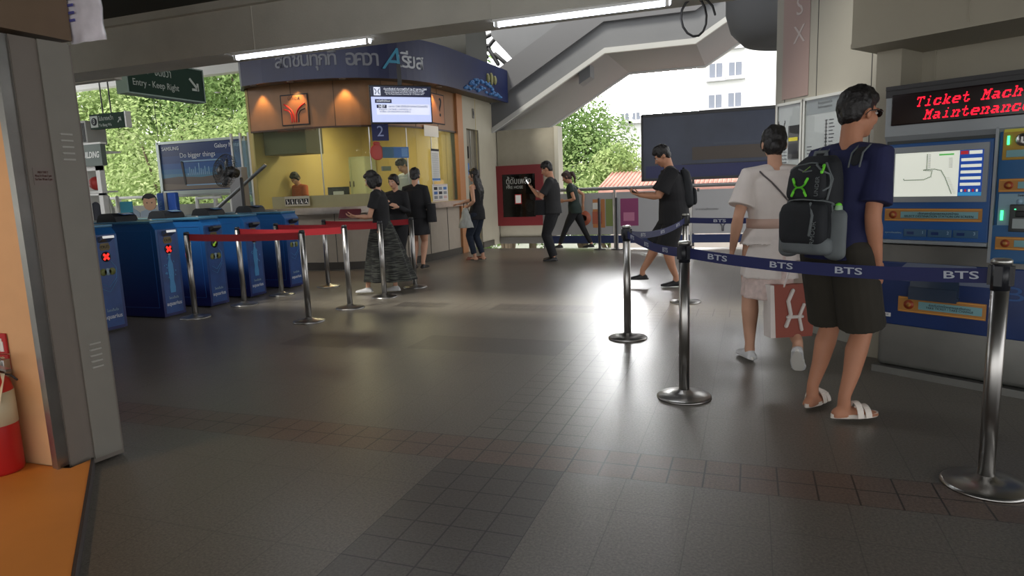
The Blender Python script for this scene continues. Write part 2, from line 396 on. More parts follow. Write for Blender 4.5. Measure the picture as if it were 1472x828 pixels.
    yl=MB(); yl.box(.64,.95,-.022,-.016,1.37,1.56,0,bev=.004); yl.build('coin_panel',M('machine_ochre',(170,135,50),.5),e)
    yb=MB(); yb.box(.645,.94,-.025,-.02,1.525,1.552); yb.build('coin_label',yellowprint,com)
    co=MB(); co.lathe([(.036,-.012),(.036,.0),(.03,.006),(.0,.006)],n=24,T=Matrix.Translation((.735,-.028,1.48))@Matrix.Rotation(PI/2,4,'X')); co.box(.73,.74,-.042,-.03,1.465,1.495); co.build('coin_slot',chrome,e)
    g=MB(); g.box(.662,.672,-.03,-.02,1.455,1.505); g.build('indicator_light',M('green_light',(70,255,150),.3,emit=2.2),e)
    tl=MB(); tl.box(.66,.93,-.026,-.02,1.385,1.425,bev=.003); tl.build('coin_text_plate',teal,e)
    strip(.635,1.1,1.19,1.265,['ใส่ธนบัตร เหรียญ','INSERT COINS / BANKNOTES'],v=-.02)
    lg=MB(); lg.box(.64,1.15,-.022,-.017,.99,1.18); lg.build('banknote_panel',M('machine_pale_blue',(130,160,175),.45),e)
    ck=MB()
    for k in range(3): ck.lathe([(.016,-.001),(.016,.001)],n=14,T=Matrix.Translation((.74+.045*k,-.024,1.135))@Matrix.Rotation(PI/2,4,'X'))
    ck.build('coin_symbols',MC['pale_blue_print'],com)
    text('รับเหรียญและธนบัตร',.018,(.8,-.024,1.17),com,ink,maxw=.14)
    g=MB(); g.box(.655,.667,-.03,-.02,1.03,1.085); g.build('indicator_light',MC['green_light'],e)
    bn=MB(); bn.box(.7,.98,-.04,-.02,.965,1.12,0,bev=.006); bn.box(.735,.86,-.07,-.04,1.05,1.085,1,bev=.006); bn.box(.72,.96,-.046,-.04,.985,1.04,2); bn.box(.725,.731,-.045,-.04,1.09,1.096,3); bn.build('banknote_slot',[M('steel_dark',(85,88,88),.35,.7),black,M('machine_pale',(150,160,160),.4),MC['green_light']],e)
    strip(.64,1.1,.86,.935,['ธนบัตรที่ไม่ชำรุด','INSERT BANKNOTE HERE'],v=-.027)
    # lower cabinet
    lo=MB(); lo.box(-.01,W,-.02,.1,.335,.75,bev=.008); lo.build('lower_panel',dblue,e)
    pn=MB(); pn.box(-.0,W,-.01,.1,.72,.86); pn.build('steel_band',gs,e)
    tr=MB(); tr.prism([(.05,.72),(-.02,.74),(-.045,.56),(-.045,.54),(.05,.54)],.2,.47,'x'); tr.box(.195,.475,-.05,-.02,.53,.55); tr.box(.20,.47,-.058,-.045,.52,.6); tray=tr.build('ticket_tray',M('tray_plastic',(45,60,80),.25),e)
    wd=MB(); wd.prism([(.0,0),(.6,0),(.5,.12),(.12,.12)],-.024,-.021,'y',T=Matrix.Translation((.05,0,.63))); wd.build('tray_surround',M('tray_grey',(105,115,135),.4),e)
    strip(.13,.62,.43,.53,['ช่องรับบัตรโดยสารและเงินทอน','TAKE TICKET / TAKE CHANGE'],v=-.024)
    pl=MB(); pl.box(.02,.085,-.024,-.02,.385,.41); pn2=pl.build('number_plate',white,e); text('TVM 07',.014,(.052,-.025,.398),pn2,navyprint)
    text('BTS',.12,(.85,-.024,.6),e,M('faint_blue_print',(45,85,140),.5),sx=1.6,name='lettering')
    return e
ticket_machine()
# ------------------------------------------------------------------ stanchions
dark_head=M('stanchion_head',(28,30,36),.4)
def stanchion_proto(headed):
    e=empty('queue_stanchion')
    b=MB(); b.lathe([(.001,0),(.165,0),(.165,.008),(.155,.016),(.09,.028),(.045,.036),(.034,.05),(.001,.05)],n=40); b.build('base',chrome,e)
    p=MB(); p.lathe([(.001,.03),(.0315,.03),(.0315,.89 if headed else .93),(.001,.89 if headed else .93)],n=24); p.build('post',chrome,e)
    if headed:
        h=MB(); h.lathe([(.001,.84),(.034,.84),(.034,.95),(.001,.95)],n=24)
        for k in range(4):
            a=k*PI/2; h.box(-.014,.014,.03,.043,.86,.94,T=Matrix.Rotation(a,4,'Z'))
        h.build('belt_head',dark_head,e)
        r=MB(); r.lathe([(.001,.948),(.037,.948),(.037,.962),(.03,.968),(.001,.968)],n=24); r.build('top_ring',alum,e)
    else:
        h=MB(); h.lathe([(.001,.925),(.030,.925),(.030,.955),(.024,.965),(.001,.965)],n=24); h.box(-.014,.014,.024,.036,.86,.94); h.build('belt_head',dark_head,e)
    return e
pr=stanchion_proto(False); blu=stanchion_proto(True)
red_sp=[((-5.88,5.68),'steel stanchion with red belt in front of the second ticket gate, row nearest the camera'),
 ((-4.37,5.71),'steel stanchion on the open side, nearest the camera of the red belts'),
 ((-5.9,6.48),'steel stanchion with red belt in front of the third ticket gate, second row'),
 ((-4.37,6.48),'steel stanchion holding the second red belt on the open side'),
 ((-5.93,7.22),'steel stanchion with red belt before the fourth ticket gate, third row'),
 ((-4.36,7.24),'steel stanchion in front of the woman in the patterned skirt'),
 ((-5.72,7.98),'steel stanchion at the gate end of the furthest red belt'),
 ((-4.35,8.04),'steel stanchion in front of the bare legged woman in black dress')]
SP=[]
for i,((x,y),lb) in enumerate(red_sp):
    o=pr if i==0 else copy_tree(pr)
    o.location=(x,y,0); tag(o,lb,'stanchion','stanchions of the red belts'); SP.append(V((x,y,0)))
    o.rotation_euler=(0,0,rad(-90 if i%2==0 else 90))
blue_sp=[((.955,3.15),'large steel stanchion nearest the camera, in front of the ticket machine',rad(60)),
 ((-.37,4.06),'steel stanchion with white topped head in mid floor where two blue belts meet',rad(40)),
 ((-.98,5.56),'steel stanchion standing left of the blue belts, over the small floor tiles',rad(20)),
 ((-.66,7.37),'steel stanchion furthest along the blue belts, behind the mid floor one',rad(10))]
BP=[]
for i,((x,y),lb,a) in enumerate(blue_sp):
    o=blu if i==0 else copy_tree(blu)
    o.location=(x,y,0); o.rotation_euler=(0,0,a); tag(o,lb,'stanchion','stanchions of the blue belts'); BP.append(V((x,y,0)))
def belt(name,a,b,z,h,sag,mat,label,cat,group,txt=None,n=16,rows=None):
    d=(b-a).normalized(); a=a+d*.036; b=b-d*.036; mid=(a+b)/2; L=(b-a).length; nrm=V((-d.y,d.x,0))
    e=None
    ang=math.atan2(d.y,d.x)
    mb=MB(); R=[]
    for k in range(n+1):
        t=k/n; x=(t-.5)*L; zz=z-sag*4*t*(1-t)
        R.append([(x,-.0012,zz-h/2),(x,.0012,zz-h/2),(x,.0012,zz+h/2),(x,-.0012,zz+h/2)])
    mb.rings(R,0,False)
    if txt:
        e=empty(name,(mid.x,mid.y,0),ang,label,cat,group); w=mb.build('webbing',mat,e)
        for t,s in rows:
            x=(t-.5)*L; zz=z-sag*4*t*(1-t); sl=math.atan(-sag*4*(1-2*t)/L)
            for side in(0,1):
                T=Matrix.Translation((x,-.0018 if not side else .0018,zz))@Matrix.Rotation(-sl,4,'Y')@(Matrix.Rotation(PI,4,'Z') if side else Matrix.Identity(4))@Matrix.Rotation(PI/2,4,'X')
                text(s,h*.72,None,w,txt,T=T,sx=1.9,ext=.0003,bold=.0006,name='belt_logo')
    else:
        e=mb.build(name,mat,None,(mid.x,mid.y,0),ang); tag(e,label,cat,group)
    return e
redweb=M('red_webbing',(150,24,34),.6,var=.06); blueweb=M('navy_webbing',(26,34,88),.6,var=.06); logo=M('belt_logo_grey',(185,190,200),.6)
rl=['red belt nearest the camera, in front of the second and third gates','red belt second from the camera in the gate queue','red belt third from the camera, passing in front of the skirted woman','furthest red belt, behind the woman in the patterned skirt']
for k in range(4): belt('queue_belt',SP[2*k],SP[2*k+1],.905,.075,.012+.006*(k%2),redweb,rl[k],'belt','red queue belts')
belt('queue_belt',BP[1],BP[0],.895,.062,.03,blueweb,'long navy belt with grey lettering crossing in front of the man with the backpack','belt','blue queue belts',logo,rows=[(.13,'BTS'),(.39,'BTS'),(.62,'BTS'),(.93,'BTS')])
belt('queue_belt',BP[2],BP[1],.895,.058,.03,blueweb,'navy belt sloping down from the left stanchion to the mid floor one','belt','blue queue belts',logo,rows=[(.12,'BTS'),(.42,'BTS'),(.75,'BTS')])
belt('queue_belt',BP[2],BP[3],.895,.058,.06,blueweb,'navy belt running up past the walking man to the furthest blue stanchion','belt','blue queue belts',logo,rows=[(.22,'BTS'),(.55,'BTS'),(.85,'BTS')])
belt('queue_belt',BP[3],V((.66,7.55,0)),.895,.06,.02,blueweb,'navy belt furthest back, ending at the pillar behind the woman in white','belt','blue queue belts',logo,rows=[(.25,'BTS'),(.7,'BTS')])
# ------------------------------------------------------------------ ticket gates
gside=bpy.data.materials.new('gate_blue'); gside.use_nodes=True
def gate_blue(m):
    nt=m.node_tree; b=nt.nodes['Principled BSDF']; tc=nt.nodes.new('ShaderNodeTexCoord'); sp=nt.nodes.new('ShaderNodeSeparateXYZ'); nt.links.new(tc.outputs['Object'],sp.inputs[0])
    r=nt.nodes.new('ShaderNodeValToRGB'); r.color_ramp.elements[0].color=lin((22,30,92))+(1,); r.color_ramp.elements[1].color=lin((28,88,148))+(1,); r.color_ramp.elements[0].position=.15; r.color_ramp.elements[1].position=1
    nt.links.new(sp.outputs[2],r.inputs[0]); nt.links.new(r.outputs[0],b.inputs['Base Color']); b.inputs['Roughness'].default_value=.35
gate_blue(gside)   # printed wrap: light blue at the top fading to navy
lblue=M('print_light_blue',(70,140,195),.4); pblue=M('print_mid_blue',(46,96,165),.4); olive=M('print_olive',(120,125,70),.5); lpale=M('print_pale',(150,175,190),.5)
ledred=M('gate_red_light',(255,50,40),.4,emit=.9); ledgreen=M('gate_green_light',(150,190,60),.4,emit=.35)
def gate(i,y,label,sym,pic):
    e=empty('ticket_gate',(-6.2,y,0),0,label,'ticket gate','ticket gates in a row')
    D=.30; L=1.75
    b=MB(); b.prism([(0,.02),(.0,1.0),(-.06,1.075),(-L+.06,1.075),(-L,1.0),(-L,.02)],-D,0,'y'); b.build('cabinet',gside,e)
    k=MB(); k.box(-L+.03,-.03,-D+.02,-.02,0,.03); k.build('plinth',black,e)
    t=MB(); t.box(-L+.02,-.05,-D-.012,.012,1.07,1.10,bev=.008); t.build('top_plate',M('gate_top',(60,110,140),.3,.3),e)
    sl=MB(); sl.box(-1.5,-.35,-.04,-.01,1.1,1.112); sl.build('top_trim',alum,e)
    hd=MB(); hd.prism([(-.86,1.09),(-.82,1.17),(-.77,1.195),(-.62,1.195),(-.57,1.16),(-.54,1.09)],-D-.01,-.02,'y'); h=hd.build('reader_hood',M('hood_black',(24,28,34),.5),e)
    sc=MB(); sc.box(-.0,.08,-.07,.07,0,.006,T=Matrix.Translation((-.615,-D/2,1.192))@Matrix.Rotation(rad(12),4,'Y')); sc.build('reader_screen',M('reader_blue',(60,90,140),.2,emit=.1 if i in(2,3) else 0),h)
    # end face prints (faces +x)
    f=.002
    p=MB(); p.box(0,f,-D+.03,-.03,.05,1.0,0)
    if pic=='coins':
        for dy,m in((-.05,1),(.0,2),(.05,1)): p.lathe([(.038,0),(.038,.003)],n=20,m=m,T=Matrix.Translation((f,-D/2+dy,.62))@Matrix.Rotation(PI/2,4,'Y'))
        p.tube([(.003,-D/2-.07,.5),(.003,-D/2,.46),(.003,-D/2+.09,.55),(.003,-D/2+.1,.66),(.003,-D/2+.05,.72)],.003,n=6,m=3); p.tube([(.003,-D/2-.08,.45),(.003,-D/2,.41),(.003,-D/2+.09,.52)],.002,n=6,m=3)
    else:
        p.prism([(-.035,.28),(.035,.28),(.04,.34),(.028,.42),(.038,.5),(.036,.6),(.014,.66),(.014,.71),(-.014,.71),(-.014,.66),(-.036,.6),(-.038,.5),(-.028,.42),(-.04,.34)],0,.003,'x',m=3,T=Matrix.Translation((f,-D/2,0)))
        p.box(.004,.006,-D/2-.017,-D/2+.017,.71,.735,2)
        for q in range(16):
            a=random.uniform(0,2*PI); r=random.uniform(.05,.09); p.ell((.004,-D/2+r*math.cos(a),.56+r*1.5*math.sin(a)),(.002,.008,.012),3,6,4)
    p.build('printed_wrap',[M('gate_wrap',(36,72,132),.35,var=.2,vs=6),olive,lpale,lblue],e)
    text('โลดเต็มใจ',.035,(.003,-D/2,.22),e,lpale,rot=(PI/2,0,PI/2),name='lettering',maxw=.17)
    text('aquarius',.062,(.003,-D/2,.155),e,M('print_white',(190,195,205),.5),rot=(PI/2,0,PI/2),bold=.001,name='lettering',maxw=.22)
    s=MB(); s.prism([(.0,.92),(.075,.965),(.07,.99),(.0,.98)],-D/2-.065,-D/2+.065,'y') ; s.build('ticket_slot',steel if sym=='x' else black,e)
    lb=MB(); lb.prism([(-.045,.84),(.045,.84),(.06,.87),(.045,.915),(-.045,.915),(-.06,.87)],0,.005,'x',T=Matrix.Translation((0,-D/2,0))); ll=lb.build('gate_sign',M('sign_ochre',(110,95,55),.5),e)
    text('OUT' if sym=='x' else 'IN',.045,(.007,-D/2,.875),ll,ink,rot=(PI/2,0,PI/2))
    r=MB(); r.lathe([(.052,0),(.052,.006)],n=24,T=Matrix.Translation((.001,-D/2,.775))@Matrix.Rotation(PI/2,4,'Y')); rr=r.build('signal_light',M('signal_dark',(28,18,22),.3),e)
    q=MB()
    if sym=='x':
        for a in(45,-45): q.box(0,.004,-.042,.042,-.012,.012,T=Matrix.Translation((.007,-D/2,.775))@Matrix.Rotation(rad(a),4,'X'))
    else:
        q.box(0,.004,-.03,.03,-.008,.008,T=Matrix.Translation((.007,-D/2,.775))@Matrix.Rotation(rad(45),4,'X')); q.box(0,.004,-.03,.0,-.03,-.015,T=Matrix.Translation((.007,-D/2,.775))); q.box(0,.004,-.03,-.018,-.03,.0,T=Matrix.Translation((.007,-D/2,.775)))
    q.build('signal_cross' if sym=='x' else 'signal_arrow',ledred if sym=='x' else ledgreen,rr)
    # groove frame on long side
    g=MB()
    for a in((-1.6,-.06,.99,.995),(-1.6,-.06,.12,.125)): g.box(a[0],a[1],-D-.003,-D,a[2],a[3])
    g.box(-.065,-.06,-D-.003,-D,.12,.995); g.build('panel_seam',pblue,e)
gl=['blue ticket gate nearest the camera with a red cross, partly behind the grey cabinet','blue ticket gate with a bottle print and a red cross, second from camera','blue ticket gate with coin print and green arrow, in the middle of the row','blue ticket gate with a bottle print and no cross, fourth from camera','furthest blue ticket gate, against the ticket office']
for i,(y,s,pc) in enumerate([(5.08,'x','coins'),(5.86,'x','bottle'),(6.55,'a','coins'),(7.24,'a','bottle'),(8.05,'a','coins')]): gate(i,y,gl[i],s,pc)
# ------------------------------------------------------------------ ticket office
path=[(-8.35,9.75),(-7.6,9.72),(-6.95,9.78),(-6.4,9.97),(-6.0,10.3),(-5.78,10.72),(-5.67,11.2),(-5.63,11.7),(-5.61,12.45)]
def offs(pts,d):
    out=[]
    for i,p in enumerate(pts):
        a=V(pts[max(0,i-1)]+(0,)); b=V(pts[min(len(pts)-1,i+1)]+(0,)); t=(b-a).normalized(); n=V((t.y,-t.x,0)); out.append((p[0]+n.x*d,p[1]+n.y*d))
    return out
def dense(pts,n=4):
    out=[]
    P4=[pts[0]]+list(pts)+[pts[-1]]
    for i in range(1,len(P4)-2):
        for k in range(n):
            t=k/n; q=[]
            for c in(0,1):
                a,b,c_,d=P4[i-1][c],P4[i][c],P4[i+1][c],P4[i+2][c]
                q.append(.5*((2*b)+(-a+c_)*t+(2*a-5*b+4*c_-d)*t*t+(-a+3*b-3*c_+d)*t**3))
            out.append(tuple(q))
    out.append(pts[-1]); return out
DP=dense(path)
def wallstrip(mb,d0,d1,z0,z1,pts=DP,m=0,smooth=True):
    A=offs(pts,d0); B=offs(pts,d1)
    mb.rings([[(a[0],a[1],z0),(b[0],b[1],z0),(b[0],b[1],z1),(a[0],a[1],z1)] for a,b in zip(A,B)],m,False); return mb
wood=M('office_wood',(128,90,54),.45,var=.1,vs=4); off_w=M('counter_beige',(160,150,136),.4,var=.04)
mb=MB(); wallstrip(mb,-.1,0,.13,.98); office=None
struct(mb.build('wall_ticket_office',off_w))
mb=MB(); wallstrip(mb,-.08,.03,0,.13); struct(mb.build('baseboard_ticket_office',M('dark_skirting',(62,58,52),.5)))
mb=MB()
for k in (4,9,14,19,24,29): p=DP[k]; q=offs(DP,.004)[k]; mb.box(q[0]-.004,q[0]+.004,q[1]-.004,q[1]+.004,.13,.98)
struct(mb.build('trim_3',dgrey))
mb=MB(); wallstrip(mb,-.45,.16,.98,1.09); tag(mb.build('service_counter',M('counter_steel',(165,155,145),.3,.8,var=.1)),'long curved steel counter shelf of the ticket office','counter')
# counter front box lower part of glass: opaque beige apron at left
mb=MB(); wallstrip(mb,-.03,-.0,2.45,3.22); struct(mb.build('wall_office_fascia',wood))
mb=MB()
for k in(0,5,10,16,22,28): q=offs(DP,.002)[k]; mb.box(q[0]-.003,q[0]+.003,q[1]-.003,q[1]+.003,2.45,3.2)
wallstrip(mb,-.03,.012,2.43,2.46)
struct(mb.build('trim_4',M('dark_bronze',(58,44,34),.4,.5)))
# glass front in panes
og=glassmat('office_glass',tint=(.93,.95,.88),refl=.10,body=.03)
e=empty('office_glazing',(-6.4,9.97,0),0,'curved glass front of the ticket office above the counter','glass screen')
T0=Matrix.Translation((6.4,-9.97,0))
cuts=[0,8,14,20,26,len(DP)-1]
for a,b in zip(cuts,cuts[1:]):
    mb=MB(); A=offs(DP,-.02)
    mb.rings([[(p[0],p[1],1.1),(p[0]+.004,p[1]+.004,1.1),(p[0]+.004,p[1]+.004,2.44),(p[0],p[1],2.44)] for p in A[a:b+1]],0,False)
    o=mb.build('glass_pane',og,e); o.data.transform(T0)
for c in cuts[1:-1]:
    p=offs(DP,-.02)[c]; mb=MB(); mb.box(p[0]-.006,p[0]+.006,p[1]-.012,p[1]+.012,1.1,2.44); o=mb.build('mullion',alum,e); o.data.transform(T0)
# panes' lower frosted band on the left with pictograms
mb=MB(); A=offs(DP,.0); mb.rings([[(p[0],p[1],1.09),(p[0]+.003,p[1]+.003,1.09),(p[0]+.003,p[1]+.003,1.3),(p[0],p[1],1.3)] for p in A[2:15]],0,False)
o=mb.build('frosted_band',M('frosted',(150,146,110),.6),e); o.data.transform(T0)
e2=empty('pictogram_sign',(-7.45,9.69,1.13),0,'strip of white figures on black squares stuck on the office glass','sign')
mb=MB(); mb.box(-.26,.26,-.006,0,-.0,.17,0); mb.build('backing',M('picto_beige',(175,170,150),.5),e2)
mb=MB()
for k in range(5):
    x=-.2+k*.098; mb.box(x-.043,x+.043,-.009,-.006,.03,.125,0)
    mb.ell((x-.01+.01*(k%3),-.010,.105),(.011,.003,.011),1,8,6); mb.box(-.008,.008,-.012,-.009,-.03,.02,1,T=Matrix.Translation((x,0,.075))@Matrix.Rotation(rad(-25+15*k),4,'Y')); mb.box(-.006,.006,-.012,-.009,-.03,.015,1,T=Matrix.Translation((x+.015,0,.06))@Matrix.Rotation(rad(40-22*k),4,'Y'))
mb.build('pictograms',[ink,white],e2)
# right pillar of glass, end section with door
mb=MB(); mb.box(-5.72,-5.56,12.45,12.72,.0,3.22); struct(mb.build('wall_office_pillar',M('pillar_orange',(165,112,70),.45)))
mb=MB(); mb.box(-5.75,-5.57,12.72,12.9,0,3.22); mb.box(-5.75,-5.57,13.55,14.9,0,3.22); mb.box(-5.75,-5.57,12.9,13.55,2.55,3.22)
struct(mb.build('wall_office_side',beige))
mb=MB(); mb.box(-5.575,-5.55,13.55,14.2,0,.13); struct(mb.build('baseboard_office_side',MC['dark_skirting']))
dr=struct(MB().box(-5.72,-5.68,12.9,13.55,0.02,2.55).build('door_1',M('door_grey',(118,112,100),.4)))
mb=MB(); mb.box(-5.68,-5.66,12.9,12.93,0,2.55); mb.box(-5.68,-5.66,13.3,13.33,.0,2.55); mb.build('door_frame',alum,dr)
mb=MB(); mb.box(-5.675,-5.65,13.15,13.17,1.95,2.2); mb.build('door_handle',black,dr)
mb=MB(); mb.box(-5.678,-5.672,13.05,13.2,1.6,1.85); mb.build('door_sticker',blueprint,dr)
e=empty('door_number_plate',(-5.568,13.3,2.78),0,'tiny dark number plate above the office side door','sign'); MB().box(0,.008,-.05,.05,-.0,.2).build('plate',M('plate_grey',(95,92,84),.5),e); text('8',.13,(.01,0,.1),e,ink,rot=(PI/2,0,PI/2))
# interior
intw=M('office_interior',(178,160,100),.6,var=.06,vs=1.5)
mb=MB(); mb.box(-9.0,-5.75,13.3,13.4,0,3.2); mb.box(-8.45,-8.35,9.8,13.3,0,3.2)
for k in range(9): mb.box(-8.4+.36*k,-8.395+.36*k,13.29,13.3,0,3.2)
struct(mb.build('wall_office_back',intw))
PIN=offs(DP,-.12)+[(-5.75,13.3),(-8.4,13.3)]
struct(MB().prism(PIN,2.9,2.95,'z').build('ceiling_office',M('office_ceiling',(130,125,110),.7)))
struct(MB().prism(PIN,0.0,.15,'z').build('floor_office',M('office_floor',(95,85,70),.6)))
tag(MB().box(-8.3,-7.4,10.0,10.5,2.05,2.89).build('overhead_cabinet',M('cab_dark',(88,86,66),.6)),'dark overhead cabinet hanging at the left end inside the ticket office','cabinet')
e=empty('wooden_wardrobe',(AY(476,250,12.9).x,12.9,0.15),0,'tall pale wooden cupboard inside the ticket office','cupboard')
MB().box(-.55,.55,-.25,.3,0,2.3).build('carcass',M('pale_wood',(176,140,90),.5,var=.06),e)
for s in(-1,1):
    d=MB().box(.01*s,.53*s,-.27,-.25,.05,2.25).build('door',M('wardrobe_door',(182,150,98),.5),e); MB().box(.04*s,.06*s,-.29,-.27,1.1,1.25).build('handle',dgrey,d)
e=empty('steel_cabinet',(AY(513,250,12.95).x,12.95,.15),0,'pale green steel cabinet with twin handles inside the office','cabinet')
MB().box(-.35,.35,-.2,.25,0,1.95).build('body',M('pale_green_metal',(165,175,150),.4,.2),e)
for s in(-1,1):
    d=MB().box(.008*s,.34*s,-.215,-.2,.05,1.9).build('door',M('pale_green_door',(172,182,156),.4,.2),e); MB().box(.04*s,.055*s,-.235,-.215,1.3,1.42).build('handle',dgrey,d)
e=empty('computer_monitor',(AY(486,262,10.75).x,10.75,1.02),rad(200),'dark computer monitor with a paper note behind the office glass','monitor')
MB().box(-.2,.2,-.02,.02,.12,.42).build('screen_housing',black,e); MB().box(-.03,.03,-.02,.03,0,.15).build('stand',black,e); MB().box(-.12,.12,-.09,.09,0,.015).build('foot',black,e); MB().box(-.1,.1,.021,.024,.2,.34).build('paper_note',paper,e)
tag(MB().box(-8.3,-5.9,11.6,12.4,.7,.74).box(-8.25,-8.2,11.65,12.3,.15,.7).box(-6.0,-5.95,11.65,12.3,.15,.7).build('office_desk',wood),'long brown desk inside the ticket office','desk')
e=empty('office_lamp',(-7.3,11.6,2.86),0,'fluorescent ceiling lamp inside the ticket office','lamp')
MB().box(-.6,.6,-.06,.06,0,.04).build('housing',white,e); MB().box(-.58,.58,-.03,.03,-.03,0).build('tube',M('office_tube',(255,240,200),.3,emit=5),e)
L=bpy.data.lights.new('office_light','AREA'); L.shape='RECTANGLE'; L.size=1.1; L.size_y=.2; L.energy=34; L.color=(1,.86,.58); o=bpy.data.objects.new('office_light',L); COL.objects.link(o); o.location=(-7.3,11.6,2.8)
e=empty('office_lamp',(-6.35,12.2,2.86),0,'added fluorescent lamp brightening the office interior above window two','lamp')  # extra lamp, added only to brighten the dim right part of the interior
MB().box(-.06,.06,-.6,.6,0,.04).build('housing',white,e); MB().box(-.03,.03,-.58,.58,-.03,0).build('tube',MC['office_tube'],e)
L=bpy.data.lights.new('office_light','AREA'); L.shape='RECTANGLE'; L.size=.2; L.size_y=1.1; L.energy=22; L.color=(1,.86,.58); o=bpy.data.objects.new('office_light',L); COL.objects.link(o); o.location=(-6.35,12.0,2.8)  # fill light of the added lamp
# fascia sign: curved box round the office top
def fascia_mat():
    m=bpy.data.materials.new('fascia_blue'); m.use_nodes=True; nt=m.node_tree; b=nt.nodes['Principled BSDF']; tc=nt.nodes.new('ShaderNodeTexCoord')
    n=nt.nodes.new('ShaderNodeTexNoise'); n.inputs['Scale'].default_value=.8; n.inputs['Detail'].default_value=3; nt.links.new(tc.outputs['Object'],n.inputs[0])
    r=nt.nodes.new('ShaderNodeValToRGB'); r.color_ramp.elements[0].color=lin((20,24,60))+(1,); r.color_ramp.elements[1].color=lin((28,42,88))+(1,); r.color_ramp.elements[0].position=.35; r.color_ramp.elements[1].position=.75
    nt.links.new(n.outputs['Fac'],r.inputs[0]); nt.links.new(r.outputs[0],b.inputs['Base Color']); b.inputs['Roughness'].default_value=.4; return m
fpath=path[:-1]+[(-5.60,12.6),(-5.57,13.6),(-5.55,14.3)]; FD=dense(fpath,4)
FD=[(-8.15,10.8),(-8.15,10.2),(-8.12,9.95),(-7.95,9.76)]+FD[4:]
e=empty('curved_fascia_sign',(-6.4,9.9,3.2),0,'big curved navy fascia sign with grey lettering above the ticket office','sign')
T1=Matrix.Translation((6.4,-9.9,-3.2))
mb=MB(); wallstrip(mb,-.2,.42,3.2,3.23,FD); o=mb.build('soffit',M('soffit_grey',(92,84,72),.6),e); o.data.transform(T1)
mb=MB(); wallstrip(mb,.38,.43,3.17,3.86,FD); o=mb.build('sign_band',fascia_mat(),e); o.data.transform(T1)
mb=MB(); wallstrip(mb,-.2,.4,3.80,3.84,FD); o=mb.build('top_cover',dgrey,e); o.data.transform(T1)
def onpath(px,d,z,pts=FD):
    """point of the outward offset path whose image column is px"""
    A=offs(pts,d); best=None
    def col(p):
        v=CR.transposed()@(V((p[0],p[1],z))-V((0,0,CH))); return 736+FP*v.x/-v.z
    k0=0 if pts is DP else 3
    for a,b in zip(A[k0:],A[k0+1:]):
        ca,cb=col(a),col(b)
        if ca<=px<=cb:
            t=(px-ca)/(cb-ca+1e-9); p=(a[0]+(b[0]-a[0])*t,a[1]+(b[1]-a[1])*t); return V((p[0],p[1],z)),math.atan2(b[1]-a[1],b[0]-a[0])
    p=A[-1]; q=A[-2]; return V((p[0],p[1],z)),math.atan2(p[1]-q[1],p[0]-q[0])
sg=M('sign_grey_letters',(120,122,130),.5); sg2=M('sign_light_letters',(172,176,182),.5)
for ch,px,sz,mt_ in [('ส',401,.3,sg),('ด',413,.3,sg),('ชื่',426,.3,sg),('น',438,.3,sg),('ทุ',451,.3,sg),('ก',464,.3,sg),('ที่',477,.3,sg),('อ',504,.34,sg),('ค',517,.34,sg),('ว',529,.34,sg),('า',540,.34,sg),('เรี',579,.34,sg2),('ย',591,.34,sg2),('ส',603,.34,sg2)]:
    p,a=onpath(px,.436,3.47); text(ch,sz,(p.x+6.4,p.y-9.9,p.z-3.2),e,mt_,rot=(PI/2,0,a),ext=.006,bold=.004)
p,a=onpath(562,.437,3.47); text('A',.5,(p.x+6.4,p.y-9.9,p.z-3.2),e,M('teal_letter',(50,130,160),.4),rot=(PI/2,0,a),ext=.006,shear=.35,name='big_letter')
# splash graphic at right end
mb=MB(); random.seed(5)
for k in range(60):
    px=random.uniform(668,718); z=3.2+.28*abs(math.sin((px-668)/16))*random.random()+.02; p,a=onpath(px,.434,z); mb.ell(p,(.07*random.uniform(.4,1),.07*random.uniform(.4,1),.03),0,8,5)
mb.build('splash_print',M('splash_blue',(60,110,165),.5,var=.3,vs=9),e).data.transform(T1)
mb=MB()
for k in range(3):
    p,a=onpath(701+5*k,.44,3.55); mb.ell(p,(.05,.05,.14-.04*abs(k-1)),0,10,7)
mb.build('fruit_print',M('fruit_yellow',(130,128,84),.5),e).data.transform(T1)
# downlights
for i,(px,py,pw) in enumerate([(364,125,34),(417,119,34),(492,114,40),(631,118,26)]):
    p,a=onpath(px,.19,3.2,DP)
    q=empty('downlight',p,a,['recessed warm downlight at the left end of the office fascia','recessed warm downlight above the forked emblem','recessed warm downlight between emblem and television','recessed warm downlight right of the television'][i],'downlight','fascia downlights')
    mb=MB(); mb.lathe([(.055,-.012),(.055,0.0),(.04,-.002),(.04,-.012)],n=20); mb.build('ring',alum,q)
    mb=MB(); mb.lathe([(.001,-.008),(.04,-.008),(.04,-.004),(.001,-.004)],n=16); mb.build('bulb',M('bulb_glow',(255,225,150),.3,emit=14),q)
    L=bpy.data.lights.new('downlight_beam','SPOT'); L.energy=pw; L.color=(1,.62,.25); L.spot_size=rad(84); L.spot_blend=.5; L.shadow_soft_size=.03
    o=bpy.data.objects.new('downlight_beam',L); COL.objects.link(o); n=V((math.sin(a),-math.cos(a),0)); o.location=p-n*.08+V((0,0,-.04)); o.rotation_euler=(0,0,0)
q=empty('downlight',V((-9.0,9.75,3.19)),0,'unlit looking small downlight beyond the left corner of the office','downlight','fascia downlights')
MB().lathe([(.05,-.012),(.05,0.0),(.001,0),(.001,-.01)],n=20).build('bulb',white,q)
